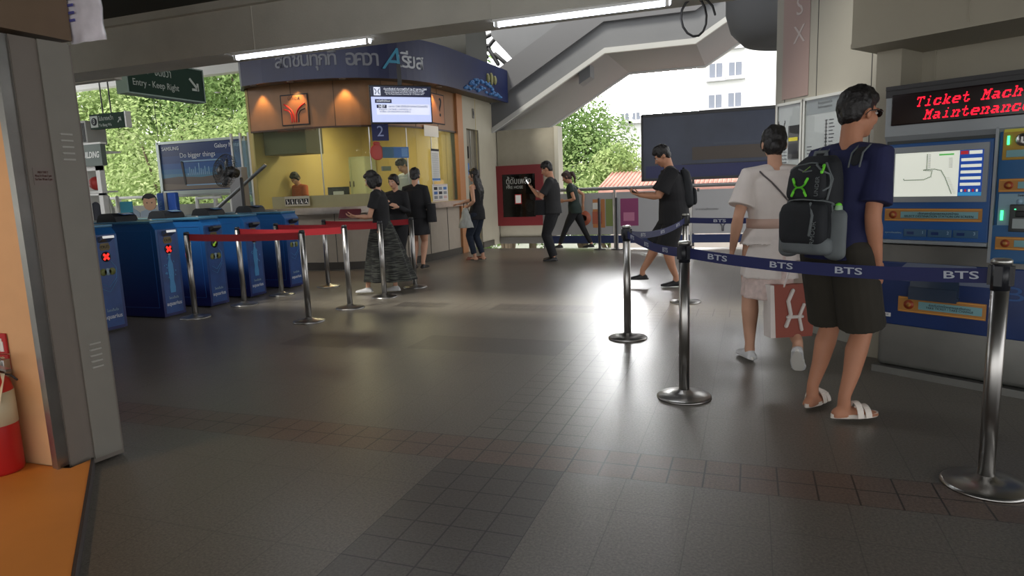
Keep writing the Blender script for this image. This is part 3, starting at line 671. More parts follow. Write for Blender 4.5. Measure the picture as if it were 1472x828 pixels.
# emblem plate
p,a=onpath(424,.004,2.76,DP); e=empty('emblem_plate',p,a,'square plate with red and black forked emblem on the lit wood band','emblem')
mb=MB(); mb.box(-.27,.27,-.008,0,-.26,.26,0); mb.box(-.25,.25,-.010,-.007,-.24,.24,1); mb.build('plate',[ink,M('plate_orange',(150,98,60),.5)],e)
mb=MB()
for s in(-1,1):
    for j,(r,m) in enumerate(((.20,0),(.14,1 if s>0 else 0))):
        pts=[(s*(-.0+ .02+j*.035 - 0)+s*(.0),-.013,-.2)]
        pts=[(s*(.03+.05*j)*(1 if True else 1),-.013,-.2),(s*(.03+.045*j),-.013,-.08),(s*(.06+.04*j),-.013,.0),(s*(.12+.02*j),-.013,.06-.03*j),(s*.2,-.013,.1-.07*j)]
        pts=[(s*(.02+.045*j),-.013,-.2),(s*(.025+.045*j),-.013,-.08),(s*(.06+.05*j),-.013,-.005-.01*j),(s*(.12+.035*j),-.013,.05-.05*j),(s*.2,-.013,.10-.085*j)]
        mb.tube(pts,.0125,n=8,m=(0 if (s<0 or j==0) else 1))
mb.build('forked_emblem',[M('emblem_red',(190,30,30),.5),M('emblem_dark',(60,55,60),.5)],e)
text('บีทีเอส',.09,(0,-.013,.19),e,ink,maxw=.3)
text('จำหน่ายบัตรโดยสาร | TICKETS',.075,(0,-.003,-.34),e,M('brown_ink',(90,48,30),.6),maxw=.75); 
p,a=onpath(629,.004,2.83,DP); e=empty('question_plate',p,a,'small square question mark plate right of the television','sign')
mb=MB(); mb.box(-.26,.26,-.008,0,-.28,.28,0); mb.box(-.24,.24,-.010,-.007,-.26,.26,1); mb.build('plate',[ink,MC['plate_orange']],e); text('?',.5,(0.08,-.013,.02),e,ink)
# television hung from fascia
tv=empty('television',(-5.02,9.2,2.62),math.atan2(.65,.75),'wide black television showing a blue and white notice, hung from the fascia','television')
mb=MB(); mb.box(-.475,.475,0,.05,-.285,.285,bev=.008); mb.build('housing',black,tv)
mb=MB(); mb.box(-.455,.455,-.003,.001,-.26,.265,0); mb.box(-.455,.455,-.005,-.002,.11,.265,1); mb.box(-.40,-.15,-.006,-.003,.02,.075,1); mb.box(-.38,.43,-.006,-.003,-.15,-.0,2); mb.box(-.38,-.31,-.008,-.005,-.055,-.005,1); mb.box(-.3,-.23,-.008,-.005,-.055,-.005,1)
mb.box(-.41,-.31,-.007,-.004,.13,.25,2)
for s in(-1,1): mb.tube([(-.36+s*.03,-.008,.15),(-.36+s*.012,-.008,.19),(-.36+s*.035,-.008,.225)],.007,n=6,m=1)
tvs=mb.build('screen',[M('tv_white',(185,195,235),.3,emit=.75),M('tv_navy',(22,30,60),.3,emit=.35),M('tv_pale',(215,220,240),.3,emit=.75)],tv)
tw=M('tv_text_white',(230,235,245),.3,emit=.7)
text('ประชาสัมพันธ์ เดินทางฟรีวันที่ 26-27 ตุลาคม 2560',.04,(.07,-.008,.225),tvs,tw,maxw=.66,ext=.0005)
text('Announcement for the Free Service on BTS Skytrain and BRT\nMemory of His Majesty the late King, open 24 hours for 2 days\nfor The Royal Cremation Ceremony 26 - 27 October 2017',.024,(.06,-.008,.175),tvs,tw,maxw=.62,ext=.0005)
text('รถไฟฟ้าบีทีเอส',.035,(-.275,-.0085,.048),tvs,tw,maxw=.22,ext=.0005)
text('ตุลาคม 2560 เปิดให้บริการตลอดวันตลอดคืน',.045,(.1,-.009,-.03),tvs,navyprint,maxw=.6,ext=.0005); text('26 27',.045,(-.305,-.0095,-.03),tvs,tw,maxw=.13,ext=.0005)
text('สายสุขุมวิท  เวลา 06.00 น. ของวันที่ 26 ต.ค.\nสายสีลม  บริการต่อเนื่องถึงเวลา 24.00 น.',.034,(-.1,-.009,-.09),tvs,navyprint,maxw=.5,ext=.0005)
MB().box(-.03,.03,.03,.06,.28,.60).build('mount_pole',dgrey,tv)
# number 2 sign below tv, inside glass
p=V((-5.95,10.1,2.33)); s2=empty('counter_number_sign',p,math.atan2(.65,.75),'dark blue square sign with a white numeral two below the television','sign')
MB().box(-.14,.14,0,.02,-.15,.15).build('plate',M('sign_navy',(30,38,86),.4),s2); text('2',.25,(0,-.004,0),s2,M('sign_pale',(150,160,200),.5)); MB().box(-.01,.01,.005,.015,.15,.3).build('hanger',dgrey,s2)
# poster with red lantern shape and blue banner hung on office back wall
p,a=onpath(556,-.03,2.0,DP); e=empty('banner_sticker',(p.x,p.y,2.0),a,'red pot shape with blue banner sticker on the office glass','sticker')
mb=MB(); mb.ell((-.18,0,0),(.13,.006,.14),0,18,10); mb.ell((-.18,0,.15),(.07,.006,.035),0,12,6); mb.box(-.08,.42,-.004,.004,-.1,.09,1); mb.box(.28,.4,-.006,.006,-.08,.07,2)
mb.build('sticker',[M('lantern_red',(175,60,50),.5),M('banner_blue',(55,105,165),.5),M('banner_pale',(95,140,190),.5)],e)
e2=empty('small_sticker',(p.x,p.y,1.72),a,'tiny grey notice below the red and blue banner','sticker'); MB().box(-.12,.06,-.004,.004,-.04,.04).build('sheet',M('sticker_grey',(110,118,110),.5),e2)
def sheet(name,px,z0,z1,w,label,parts,d=.015,cat='notice'):
    p,a=onpath(px,d,(z0+z1)/2,DP); e=empty(name,(p.x,p.y,z0),a,label,cat); h=z1-z0
    mb=MB(); mb.box(-w/2,w/2,-.004,.004,0,h,0)
    for (x0,x1,q0,q1,m) in parts: mb.box(w*(x0-.5),w*(x1-.5),-.006,-.004,h*q0,h*q1,m)
    mb.build('sheet',[paper,ink,blueprint,M('pink_paper',(200,170,165),.7),M('grey_print',(130,135,140),.7),redprint],e)
rows=[(.1,.9,.12+.035*k,.13+.035*k,4) for k in range(22)]
sheet('price_list',626,1.48,2.08,.30,'tall white timetable sheet on the right of the office glass',[(0,1,.93,1,1),(0,1,.02,.09,2)]+rows)
pr2=[(.05,.95,.04,.055,5),(.05,.95,.94,.955,5)]
for i in range(3):
    for j in range(3): pr2.append((.08+.31*i,.30+.31*i,.15+.26*j,.32+.26*j,[4,2,1,4,1,4,3,4,2][i*3+j]))
sheet('fare_chart',633,1.1,1.42,.58,'wide white framed information chart standing on counter beside queueing woman',pr2,.1)
sheet('pale_notice',620,2.3,2.5,.5,'pale pink paper under the television corner',[],.02)
# wires: ticket speaker grill on lower counter
# ------------------------------------------------------------------ back wall with hose cabinet
mb=MB(); mb.box(-5.55,-4.15,14.6,14.95,0,2.60); struct(mb.build('wall_back',M('wall_grey_beige',(146,140,124),.6,var=.04)))
mb=MB(); mb.box(-4.17,-4.08,14.58,14.95,0,2.62); struct(mb.build('trim_5',M('trim_pale',(170,166,152),.5)))
mb=MB(); mb.box(-5.55,-4.08,14.56,14.6,0,.15); struct(mb.build('baseboard_back',MC['dark_skirting']))
e=empty('fire_hose_cabinet',(-5.03,14.6,.42),0,'red framed fire hose cabinet with dark glass set on the back wall','fire hose cabinet')
cr=M('cabinet_red',(104,20,26),.45)
mb=MB()
for a in((-.58,-.4,0,1.38),(.4,.58,0,1.38),(-.4,.4,1.18,1.38),(-.4,.4,0,.2)): mb.box(a[0],a[1],-.08,0,a[2],a[3])
mb.build('frame',cr,e)
mb=MB(); mb.box(-.4,.4,-.02,0,.2,1.18); mb.build('back_panel',M('cab_inner',(52,48,46),.6),e)
mb=MB(); mb.box(-.4,.4,-.07,-.065,.2,1.18); gp=mb.build('glass_door',glassmat('cab_glass',tint=(.55,.55,.55),refl=.3),e)
text('ตู้ดับเพลิง',.2,(0,-.075,1.02),gp,M('cab_white',(160,160,155),.6),maxw=.6); text('FIRE HOSE',.09,(-.1,-.075,.88),gp,MC['cab_white'],maxw=.4)
mb=MB(); mb.box(-.1,.06,-.075,-.071,.5,.72,0); mb.box(-.085,.045,-.078,-.074,.52,.70,1); mb.build('instruction_sheet',[redprint,paper],gp)
mb=MB()
for k in range(4): mb.tube([(.25+.12*(.6+.1*k)*math.cos(t),-.045,.45+.14*(.6+.1*k)*math.sin(t)) for t in [i*.5 for i in range(13)]],.018,n=6)
mb.build('coiled_hose',M('hose_canvas',(120,118,110),.8),e)
def AX(px,py,x):
    d=ray(px,py); t=x/d.x; return V((x,d.y*t,CH+d.z*t))
# ------------------------------------------------------------------ stairs to the platform
S=[(-5.75,2.47),(-2.95,4.05),(-1.1,4.05),(0.75,5.15),(2.6,6.2)]
stc=M('stair_grey',(100,101,103),.75,var=.04,vs=2)
e=empty('platform_staircase',(-5.6,14.4,0),0,'grey concrete staircase climbing to the right across the bright opening','staircase')
Ts=Matrix.Translation((5.6,-14.4,0))
mb=MB(); mb.prism(S+[(2.6,6.4),(.7,5.35),(-1.15,4.25),(-3.0,4.25),(-5.75,2.7)],14.45,17.4,'y'); mb.build('flight_slab',M('stair_soffit',(112,112,112),.75),e).data.transform(Ts)
mb=MB(); mb.prism([(x,z+.07) for x,z in S]+[(x,z+1.2) for x,z in reversed(S)],14.38,14.46,'y'); mb.build('side_panel',stc,e).data.transform(Ts)
mb=MB(); mb.prism([(x,z-.03) for x,z in S]+[(x,z+.08) for x,z in reversed(S)],14.34,14.42,'y'); mb.build('light_edge_strip',M('stair_edge_pale',(165,165,162),.6),e).data.transform(Ts)
mb=MB(); mb.prism([(x,z+.60) for x,z in S]+[(x,z+1.22) for x,z in reversed(S)],14.30,14.40,'y'); mb.build('upper_band',M('stair_upper_grey',(92,92,94),.75),e).data.transform(Ts)
mb=MB(); mb.prism([(x,z-.04) for x,z in S]+[(x,z+.1) for x,z in reversed(S)],17.36,17.46,'y'); mb.build('far_edge_strip',MC['stair_edge_pale'],e).data.transform(Ts)
mb=MB(); mb.box(-4.0,-3.2,14.5,17.3,3.35,3.42); 
mb=MB(); mb.prism([(-3.55,3.72),(-3.3,3.86),(-3.3,3.60),(-3.55,3.46)],14.5,14.9,'y'); mb.build('bracket',stc,e).data.transform(Ts)
# canopy above the stairs
e=empty('stair_canopy',(-4.5,14.9,0),0,'slanted grey canopy panel above the stairs with a bright slit beneath','canopy')
pts=[AY(748,97,14.9),AY(800,50,14.9),AY(870,0,14.9),AY(870,-80,14.9),AY(700,-80,14.9),AY(706,52,14.9)]
mb=MB(); mb.prism([(p.x+4.5,p.z) for p in pts],0,.25,'y'); mb.build('panel',stc,e)
mb=MB()
for a,b in (((682,62),(705,50)),((685,88),(712,55)),((690,70),(700,82)),((700,66),(716,92)),((735,98),(712,78))):
    p=AY(*a,15.2);q=AY(*b,15.2); mb.tube([(p.x+4.5,.3,p.z),(q.x+4.5,.3,q.z)],.05,n=6)
mb.build('lattice',dgrey,e)
struct(MB().box(-8.8,-5.7,13.4,14.6,3.3,4.8).build('wall_upper_office',M('upper_dark',(60,60,56),.7)))
# round drum and column by the pillar
c=AY(1150,38,8.6); l=AY(1043,30,8.6); R=abs(c.x-l.x)
mb=MB(); mb.lathe([(.3,-.12),(R*.75,-.10),(R*.93,.05),(R,.25),(R,.9),(.3,.9)],n=48); mb.lathe([(R*.8,.9),(R*.8,1.6),(.1,1.6)],n=40); mb.lathe([(.27,-3.3),(.27,.1)],n=28,c=(.35,0.3,0))
tag(mb.build('round_column_capital',M('drum_grey',(112,114,118),.7),None,(c.x,c.y,c.z-.05)),'dark rounded concrete column head hanging beside the map pillar','column')
# fluorescent battens under beam
tube_m=M('lamp_tube',(235,240,255),.3,emit=9)
def batten(a,b,label):
    A=AY(*a,4.5); B=AY(*b,4.5); c=(A+B)/2; L=abs(B.x-A.x); c.z=2.44
    e=empty('fluorescent_batten',c,0,label,'lamp','fluorescent battens on the beam')
    MB().box(-L/2,L/2,-.03,.05,.012,.032,bev=.004).build('housing',white,e)
    MB().tube([(-L/2+.02,0,0),(L/2-.02,0,0)],.019,n=14).build('tube',tube_m,e)
    m=MB(); 
    for s in(-1,1): m.box(s*(L/2-.025)-.012,s*(L/2-.025)+.012,-.02,.02,-.022,.03)
    m.build('lamp_holder',white,e)
    Lt=bpy.data.lights.new('tube_light','AREA'); Lt.shape='RECTANGLE'; Lt.size=L; Lt.size_y=.05; Lt.energy=7; Lt.color=(.95,.97,1); o=bpy.data.objects.new('tube_light',Lt); COL.objects.link(o); o.location=(c.x,c.y,c.z-.03)
batten((336,82),(534,64),'left glowing fluorescent batten, in front of the navy fascia sign')
batten((710,45),(965,17),'right glowing fluorescent batten, in front of the staircase')
# small cable loop near right lamp
c=AY(1000,28,4.65); c.z=2.47-.10; m=MB(); m.tube([c+V((.12*math.cos(t)*(1-t/14),.02*t/6,.12*math.sin(t))) for t in [i*.45 for i in range(18)]],.008,n=6); tag(m.build('cable_loop',black),'coiled black cable hanging from the beam beside the right lamp','cable')
# ------------------------------------------------------------------ right outer railing with adverts
def frost(name,c,t=.35):
    m=bpy.data.materials.new(name); m.use_nodes=True; nt=m.node_tree; nt.nodes.clear(); o=nt.nodes.new('ShaderNodeOutputMaterial'); d=nt.nodes.new('ShaderNodeBsdfDiffuse'); d.inputs[0].default_value=lin(c)+(1,)
    tr=nt.nodes.new('ShaderNodeBsdfTranslucent'); tr.inputs[0].default_value=lin(c)+(1,); mx=nt.nodes.new('ShaderNodeMixShader'); mx.inputs[0].default_value=t
    nt.links.new(d.outputs[0],mx.inputs[1]); nt.links.new(tr.outputs[0],mx.inputs[2]); nt.links.new(mx.outputs[0],o.inputs[0]); MC[name]=m; return m
rp=frost('rail_panel_frost',(176,176,178),.05)
e=empty('edge_railing',(-1.5,13.42,0),0,'long steel railing with pale printed panels along the bright platform edge','railing')
MB().tube([(-2.6,0,1.21),(6,0,1.21)],.035,n=10).build('handrail',M('rail_steel',(150,150,150),.35,.8),e)
MB().box(-2.6,6,-.02,.02,.10,.26).build('blue_kick_strip',M('rail_blue',(34,48,90),.5),e)
for k in range(6): MB().box(-2.6+1.5*k-.02,-2.6+1.5*k+.02,-.03,.03,0,1.2).build('railing_post',steel,e)
for k in range(5):
    pn=MB().box(-2.57+1.5*k,-1.13+1.5*k,-.012,.0,.28,1.13).build('panel',rp,e)
    if k==0:
        m=MB(); Tm=Matrix.Translation((0,-.014,0))
        a=AY(878,333,13.4); x0=a.x+1.5; 
        def cir(x,z,r,mi): m.lathe([(r,0),(r,.003)],c=(0,0,0),n=24,m=mi,T=Matrix.Translation((x,-.014,z))@Matrix.Rotation(PI/2,4,'X'))
        cir(-1.75,.62,.16,0); cir(-1.75,.62,.07,1); m.box(-1.55,-1.3,-.016,-.013,.42,1.0,2); m.box(-1.56,-1.36,-.018,-.015,.5,.75,0); m.box(-1.28,-1.14,-.016,-.013,.45,1.0,3)
        m.box(-1.55,-1.40,-.018,-.015,.80,.93,1)
        m.build('advert_print',[M('ad_redorange',(175,95,70),.5),paper,M('ad_orange',(190,125,75),.5),M('ad_green',(125,138,75),.5)],pn)
    if k==1:
        m=MB(); m.box(-.98,-.62,-.016,-.013,.45,1.0,0); m.box(-.92,-.7,-.018,-.015,.55,.72,1); m.build('advert_print',[M('ad_magenta',(140,60,105),.5),M('ad_pink',(190,120,150),.5)],pn); M('faint_grey',(120,120,122),.6)
    if k==2:
        m=MB()
        for s in(-1,1): m.tube([(1.0+s*.01,-.014,.33),(1.0+s*.015,-.014,.42),(1.0+s*.05,-.014,.48)],.012,n=6)
        m.build('forked_mark',M('faint_dark',(95,95,100),.6),pn); text('ระบบขนส่งมวลชน',.06,(.7,-.016,.75),pn,MC['faint_grey'])
for i,(x,y,lb) in enumerate([(-2.85,13.1,'slim dark bollard in front of the orange advert'),(-2.5,13.1,'slim grey bollard between the green and magenta adverts')]):
    b=empty('bollard',(x,y,0),0,lb,'bollard','bollards by the railing'); MB().lathe([(.001,0),(.05,0),(.05,.01),(.03,.02),(.03,1.02),(.001,1.04)],n=16).build('tube_body',M('bollard_steel',(110,110,112),.3,.8),b); MB().lathe([(.001,0),(.12,0),(.12,.008),(.001,.012)],n=20).build('foot_plate',dgrey,b)
e=empty('hanging_advert_panel',(-.1,13.65,0),0,'large dark unlit advertisement panel hung above the edge railing','billboard')
m=MB(); m.box(-1.95,2.6,0,.12,1.34,2.62); m.build('panel_body',M('panel_dark',(58,64,80),.4,var=.25,vs=1.2),e)
m=MB(); m.box(-1.97,2.6,-.02,.0,2.58,2.64);m.box(-1.97,2.6,-.02,.0,1.32,1.37);m.box(-1.99,-1.95,-.02,.12,1.32,2.64); m.box(-1.2,2.6,-.015,0,1.62,1.635); m.build('panel_frame',dgrey,e)
m=MB(); m.box(-1.9,2.6,-.004,0,1.38,1.62,0); m.box(-1.0,2.6,-.004,0,1.7,1.95,1); m.box(-.6,2.4,-.006,-.003,1.98,2.02,2); m.build('faint_print',[M('fp1',(40,44,86),.4),M('fp2',(74,66,60),.5),M('fp3',(66,72,86),.5)],e)
m=MB(); m.box(-1.0,-.96,-.0,.1,0,1.34); m.box(1.6,1.64,0,.1,0,1.34); m.build('support_post',dgrey,e)
# ------------------------------------------------------------------ foliage
def leafmat(name,c1,c2,c3):
    m=bpy.data.materials.new(name); m.use_nodes=True; nt=m.node_tree; nt.nodes.clear(); o=nt.nodes.new('ShaderNodeOutputMaterial')
    tc=nt.nodes.new('ShaderNodeTexCoord'); n=nt.nodes.new('ShaderNodeTexNoise'); n.inputs['Scale'].default_value=.9; n.inputs['Detail'].default_value=6; n.inputs['Roughness'].default_value=.75; nt.links.new(tc.outputs['Object'],n.inputs[0])
    r=nt.nodes.new('ShaderNodeValToRGB'); r.color_ramp.elements[0].position=.35; r.color_ramp.elements[0].color=lin(c1)+(1,); r.color_ramp.elements[1].position=.68; r.color_ramp.elements[1].color=lin(c3)+(1,)
    x=r.color_ramp.elements.new(.5); x.color=lin(c2)+(1,); nt.links.new(n.outputs['Fac'],r.inputs[0])
    d=nt.nodes.new('ShaderNodeBsdfDiffuse'); t=nt.nodes.new('ShaderNodeBsdfTranslucent'); mx=nt.nodes.new('ShaderNodeMixShader'); mx.inputs[0].default_value=.4
    for q in(d,t): nt.links.new(r.outputs[0],q.inputs[0])
    nt.links.new(d.outputs[0],mx.inputs[1]); nt.links.new(t.outputs[0],mx.inputs[2]); nt.links.new(mx.outputs[0],o.inputs[0]); MC[name]=m; return m
lf1=leafmat('leaf_yellow_green',(116,138,84),(162,182,122),(204,212,166)); lf2=leafmat('leaf_mid_green',(84,112,66),(128,154,98),(176,194,136)); lf3=leafmat('leaf_russet',(120,92,70),(150,118,90),(140,150,100))
bark=M('bark',(90,78,62),.9,var=.2,vs=5,bump=.5,bs=20)
def tree(c,r,nl,lm,label,size=.13,seed=1,trunk=True,lobes=14):
    rnd=random.Random(seed); c=V(c); e=empty('tree',(c.x,c.y,-6),0,label,'tree','trees outside the station')
    vs=[];fs=[]
    lob=[]
    for k in range(lobes):
        d=V((rnd.gauss(0,1),rnd.gauss(0,1),rnd.gauss(0,1))).normalized(); lob.append((V((d.x*r[0]*.55,d.y*r[1]*.55,d.z*r[2]*.6)),rnd.uniform(.38,.6)))
    for i in range(nl):
        lc,ls=lob[rnd.randrange(lobes)]
        d=V((rnd.gauss(0,1),rnd.gauss(0,1),rnd.gauss(0,1))).normalized(); q=rnd.uniform(.7,1.05)
        p=lc+V((d.x*r[0]*ls*q,d.y*r[1]*ls*q,d.z*r[2]*ls*q))
        n=(d+V((rnd.gauss(0,.5),rnd.gauss(0,.5),rnd.gauss(0,.5)+.4))).normalized(); a=n.orthogonal().normalized(); a=Quaternion(n,rnd.uniform(0,6.28))@a; b=n.cross(a); s=size*.68*rnd.uniform(.6,1.3)
        o=len(vs); p=p+V((0,0,c.z+6)); vs+= [p-a*s,p-b*s*.45+n*s*.15,p+a*s,p+b*s*.45+n*s*.15]; fs.append((o,o+1,o+2,o+3))
    me=bpy.data.meshes.new('crown'); me.from_pydata(vs,[],fs); me.materials.append(lm); me.update(); o=bpy.data.objects.new('crown',me); COL.objects.link(o); o.parent=e
    if trunk:
        h=c.z+6; m=MB(); m.tube([(0,0,0),(.1,0,h*.4),(0,.1,h*.8)],[.28,.2,.12],n=10)
        for k in range(7):
            q=lob[k%lobes][0]; m.tube([(0.05,.05,h*.55+.1*k),(q.x*.5,q.y*.5,h*.8+q.z*.3),(q.x,q.y,h+q.z)],[.1,.06,.03],n=7)
        m.build('trunk',bark,e)
    return e
tree((-23,17,3.6),(3.2,2.5,3.4),18000,lf1,'yellow green tree behind the kiosk at far left',seed=1)
tree((-17.6,17,2.0),(3.2,2.4,2.6),22000,lf1,'pale leafy tree behind the small direction sign',seed=2,size=.12)
tree((-16.5,20,5.2),(3.6,2.6,3.0),20000,lf2,'mid green tree behind the hanging entry sign',seed=3)
tree((-12.6,18,4.6),(3.0,2.4,3.2),20000,lf2,'darker green tree rising behind the blue billboard',seed=4)
tree((-12.4,16,1.6),(3.2,2.2,2.3),18000,lf1,'pale green bush seen above and below the blue billboard',seed=5,size=.12)
tree((-21,21,7.5),(6,2.5,3.5),18000,lf2,'tall dark green tree furthest back on the left',seed=6,size=.2)
tree((-26,24,2.5),(7,3,5),16000,lf1,'broad yellow green tree mass filling the far left gap',seed=16,size=.2)
tree((-15,26,3),(7,3,7),18000,lf2,'broad green tree mass behind the billboard trees',seed=17,size=.22)
tree((-5.9,24,1.9),(1.95,2.2,2.75),30000,lf2,'rounded green tree in the opening under the stairs',seed=8,size=.12,lobes=20)
tree((-7.0,19,1.7),(1.2,1.2,1.9),7000,lf3,'russet leaved bush beside the pale post of the back wall',seed=9,size=.1)
tree((-4.0,21,1.0),(2.0,1.5,1.8),14000,lf1,'light green shrub above the red tiled roof',seed=10,size=.11)
tree((-9.2,28,2.2),(2.2,2.2,3.6),14000,lf2,'green tree partly hidden by the back wall',seed=11,size=.18)
tree((4.3,33,6.6),(1.6,1.4,1.6),3000,lf2,'sparse tree top beside the white building, next to the pillar',seed=12,size=.16)
# red tiled roof and white building
a=AY(862,267,19); b=AY(1140,262,19)
e=empty('tiled_roof_house',(0,20,-6),0,'low house with red tiled roof seen just above the railing','house')
m=MB(); n=60; x0=a.x; x1=b.x+2; m.prism([(18.8,7.15),(21,7.62),(23,7.2),(23,7.1),(21,7.5),(18.8,7.05)],x0,x1,'x')
for k in range(n): x=x0+(x1-x0)*k/n; m.tube([(x,18.8,7.16),(x,21,7.63)],.035,n=6,rnd=(False,False))
m.build('roof',M('roof_tiles',(188,140,128),.8,var=.15,vs=3),e).data.transform(Matrix.Translation((0,-20,0)))
MB().box(x0+.3,x1,-1.0,2.8,0,7.1).build('wall',M('house_wall',(190,180,170),.8),e)
e=empty('white_building',(0,42,-6),0,'overexposed white block with dark square windows behind the platform edge','building')
wb=M('white_render',(240,240,240),.8)
a=AY(868,200,42);b=AY(1300,200,42); c=AY(1015,97,42)
m=MB(); m.box(a.x,b.x+4,0,8,0,AY(900,168,42).z+6); m.box(AY(1005,100,42).x,b.x+4,0,8,0,AY(1030,60,42).z+9); m.build('facade',wb,e)
for i,(p0,p1,q0,q1) in enumerate([(1020,1038,92,110),(1048,1066,90,107),(1019,1037,137,154),(1047,1065,134,152),(1020,1038,50,66),(1048,1066,47,63),(893,904,163,172),(909,920,162,171)]):
    A=AY(p0,q0,41.95);B=AY(p1,q1,41.95)
    w=MB().box(A.x,B.x,-.08,-.0,B.z+6,A.z+6).build('window',M('far_window',(120,126,140),.3),e)
    MB().box(A.x-.2,B.x+.2,-.3,-.02,B.z+6-.25,B.z+6-.1).build('window_ledge',M('ledge_grey',(200,200,205),.7),w)
    MB().box((A.x+B.x)/2-.03,(A.x+B.x)/2+.03,-.12,-.05,B.z+6,A.z+6).build('window_bar',white,w)
struct(MB().box(-60,60,13.6,90,-6.3,-6).build('ground_outside',M('outside_ground',(92,96,80),.9)))
# ------------------------------------------------------------------ left paid area: railing, billboard, kiosk, fan, signs
e=empty('paid_area_railing',(-12.6,11.0,0),0,'white railing with pale glass behind the ticket gates','railing')
MB().tube([(-3.3,0,1.40),(3.6,0,1.40)],.03,n=10).build('handrail',whitepaint,e)
for k in range(6): MB().box(-3.3+1.35*k-.03,-3.3+1.35*k+.03,-.03,.03,0,1.4).build('railing_post',whitepaint,e)
for k in range(5): MB().box(-3.25+1.35*k,-2.0+1.35*k,-.006,.006,.1,1.22).build('frosted_panel',MC.get('rail_frost') or frost('rail_frost',(190,190,185),.4),e)
p0=AY(228,210,10.8);p1=AY(352,203,10.8);zt=2.46;zb=1.50
e=empty('blue_billboard',((p0.x+p1.x)/2,10.8,0),0,'framed blue phone billboard with desert picture and white slogan, outdoors on left','billboard')
w=p1.x-p0.x; m=MB(); 
for q in((-w/2-.04,-w/2+.03,zb-.06,zt+.04),(w/2-.03,w/2+.04,zb-.06,zt+.04),(-w/2,w/2,zt,zt+.05),(-w/2,w/2,zb-.08,zb)): m.box(q[0],q[1],-.04,.08,q[2],q[3])
m.build('frame',M('frame_pale',(170,180,175),.4,.5),e)
m=MB(); hh=zt-zb; m.box(-w/2,w/2,-.01,.06,zb,zt,0)
# printed picture: sky bands, dunes, phone outline, skyline
for k,(c0,c1) in enumerate([(.27,.36),(.36,.46),(.46,.58),(.58,.74)]): m.box(-w/2+.03,w/2-.03,-.012,-.01,zb+hh*c0,zb+hh*c1,1+k)
m.prism([(-w/2+.03,zb+.02),(w/2-.03,zb+.02),(w/2-.03,zb+hh*.27),(w*.2,zb+hh*.31),(-.05,zb+hh*.27),(-w*.3,zb+hh*.3),(-w/2+.03,zb+hh*.27)],-.014,-.01,'y',m=5)
m.prism([(-w/2+.03,zb+.02),(w/2-.03,zb+.02),(w/2-.03,zb+hh*.13),(0,zb+hh*.1),(-w/2+.03,zb+hh*.16)],-.016,-.01,'y',m=6)
m.prism([(-.5,zb+hh*.12),(-.46,zb+hh*.12),(-.5,zb+hh*.62),(-.56,zb+hh*.62)],-.02,-.01,'y',m=7); m.box(-.56,.5,-.02,-.01,zb+hh*.60,zb+hh*.63,8); m.box(-.46,.6,-.02,-.01,zb+hh*.10,zb+hh*.125,8)
for k in range(12): m.box(-.4+.05*k,-.375+.05*k,-.018,-.01,zb+hh*.32,zb+hh*(.36+.14*abs(math.sin(k*1.9))+(.08 if k==6 else 0)),8)
bp_=m.build('printed_face',[M('bb_navy',(24,50,100),.4),M('bb4',(80,125,150),.4),M('bb3',(52,105,150),.4),M('bb2',(38,85,145),.4),M('bb1',(28,64,120),.4),M('bb_dune',(95,85,78),.5),M('bb_sand',(120,108,95),.5),black,M('bb_pale',(130,165,195),.5)],e)
wt=M('bb_white',(215,220,225),.5)
text('SAMSUNG',.1,(-w/2+.32,-.018,zt-.10),bp_,wt,bold=.002); text('Galaxy Note8',.12,(w/2-.42,-.018,zt-.10),bp_,wt); text('Do bigger things',.14,(-.1,-.018,zt-.25),bp_,wt)
m=MB(); m.box(-.9,-.84,0,.06,0,zb);m.box(.84,.9,0,.06,0,zb); m.build('support_post',alum,e)
MB().box(-.25,.15,-.01,0,zb-.08,zb-.02).build('red_tag',redprint,e)
e=empty('glass_partition',(-9.35,10.6,0),0,'narrow white framed glass partition between the billboard and ticket office','partition')
m=MB()
for x in(-.22,0,.2): m.box(x-.02,x+.02,-.02,.02,0,2.55)
m.build('frame',whitepaint,e); MB().box(-.2,.2,-.004,.004,.1,2.4).build('glass_pane',glassmat('partition_glass',tint=(.8,.88,.92),refl=.2,body=.25,bc=(150,175,190)),e)
# kiosk
ko=(-12.05,9.0); e=empty('shop_kiosk',(ko[0],ko[1],0),0,'small white kiosk with grey sign board and glass display shelves','kiosk')
MB().box(-.95,.93,0,.42,2.22,2.25).box(-.95,-.9,0,.42,0,2.25).build('shell',whitepaint,e)
m=MB()
for x in(.42,.85): m.box(x-.05,x+.05,-.03,.07,0,2.0)
m.box(-.95,.9,-.03,.05,1.9,2.0); m.box(-.95,.9,-.03,.05,1.45,1.49); m.build('frame',whitepaint,e)
sb=MB().box(-.95,1.08,-.1,.0,1.98,2.36).build('sign_board',M('kiosk_grey_green',(92,104,98),.5),e); MB().box(-.97,1.1,-.11,.01,2.36,2.39).build('sign_edge',whitepaint,e)
text('BODYBUILDING',.15,(.66,-.105,2.17),sb,M('kiosk_white',(225,228,225),.5),shear=.25,bold=.004,maxw=.74)
MB().box(-.9,.45,.40,.42,.0,1.95).build('back_panel',M('kiosk_back',(170,170,165),.6),e)
e2=empty('sports_ball',(-11.62,9.25,1.68),0,'red ball on the upper shelf inside the kiosk','ball'); MB().ell((0,0,0),(.13,.13,.13),0,20,12).build('ball_body',M('ball_red',(170,50,45),.5),e2)
MB().box(-.9,.82,.05,.36,1.50,1.53).build('shelf',white,e)
e2=empty('hanging_jacket',(-11.75,9.2,0.75),0,'grey and black jacket hanging in the kiosk','jacket'); fuse(MB().tube([(-.12,0,.5),(-.1,0,.0)],[.09,.13],n=12,el=.5).tube([(.1,0,.5),(.14,0,-.35)],[.09,.12],n=12,el=.5),'cloth',M('jacket_grey',(80,82,92),.8),e2,.015,3)
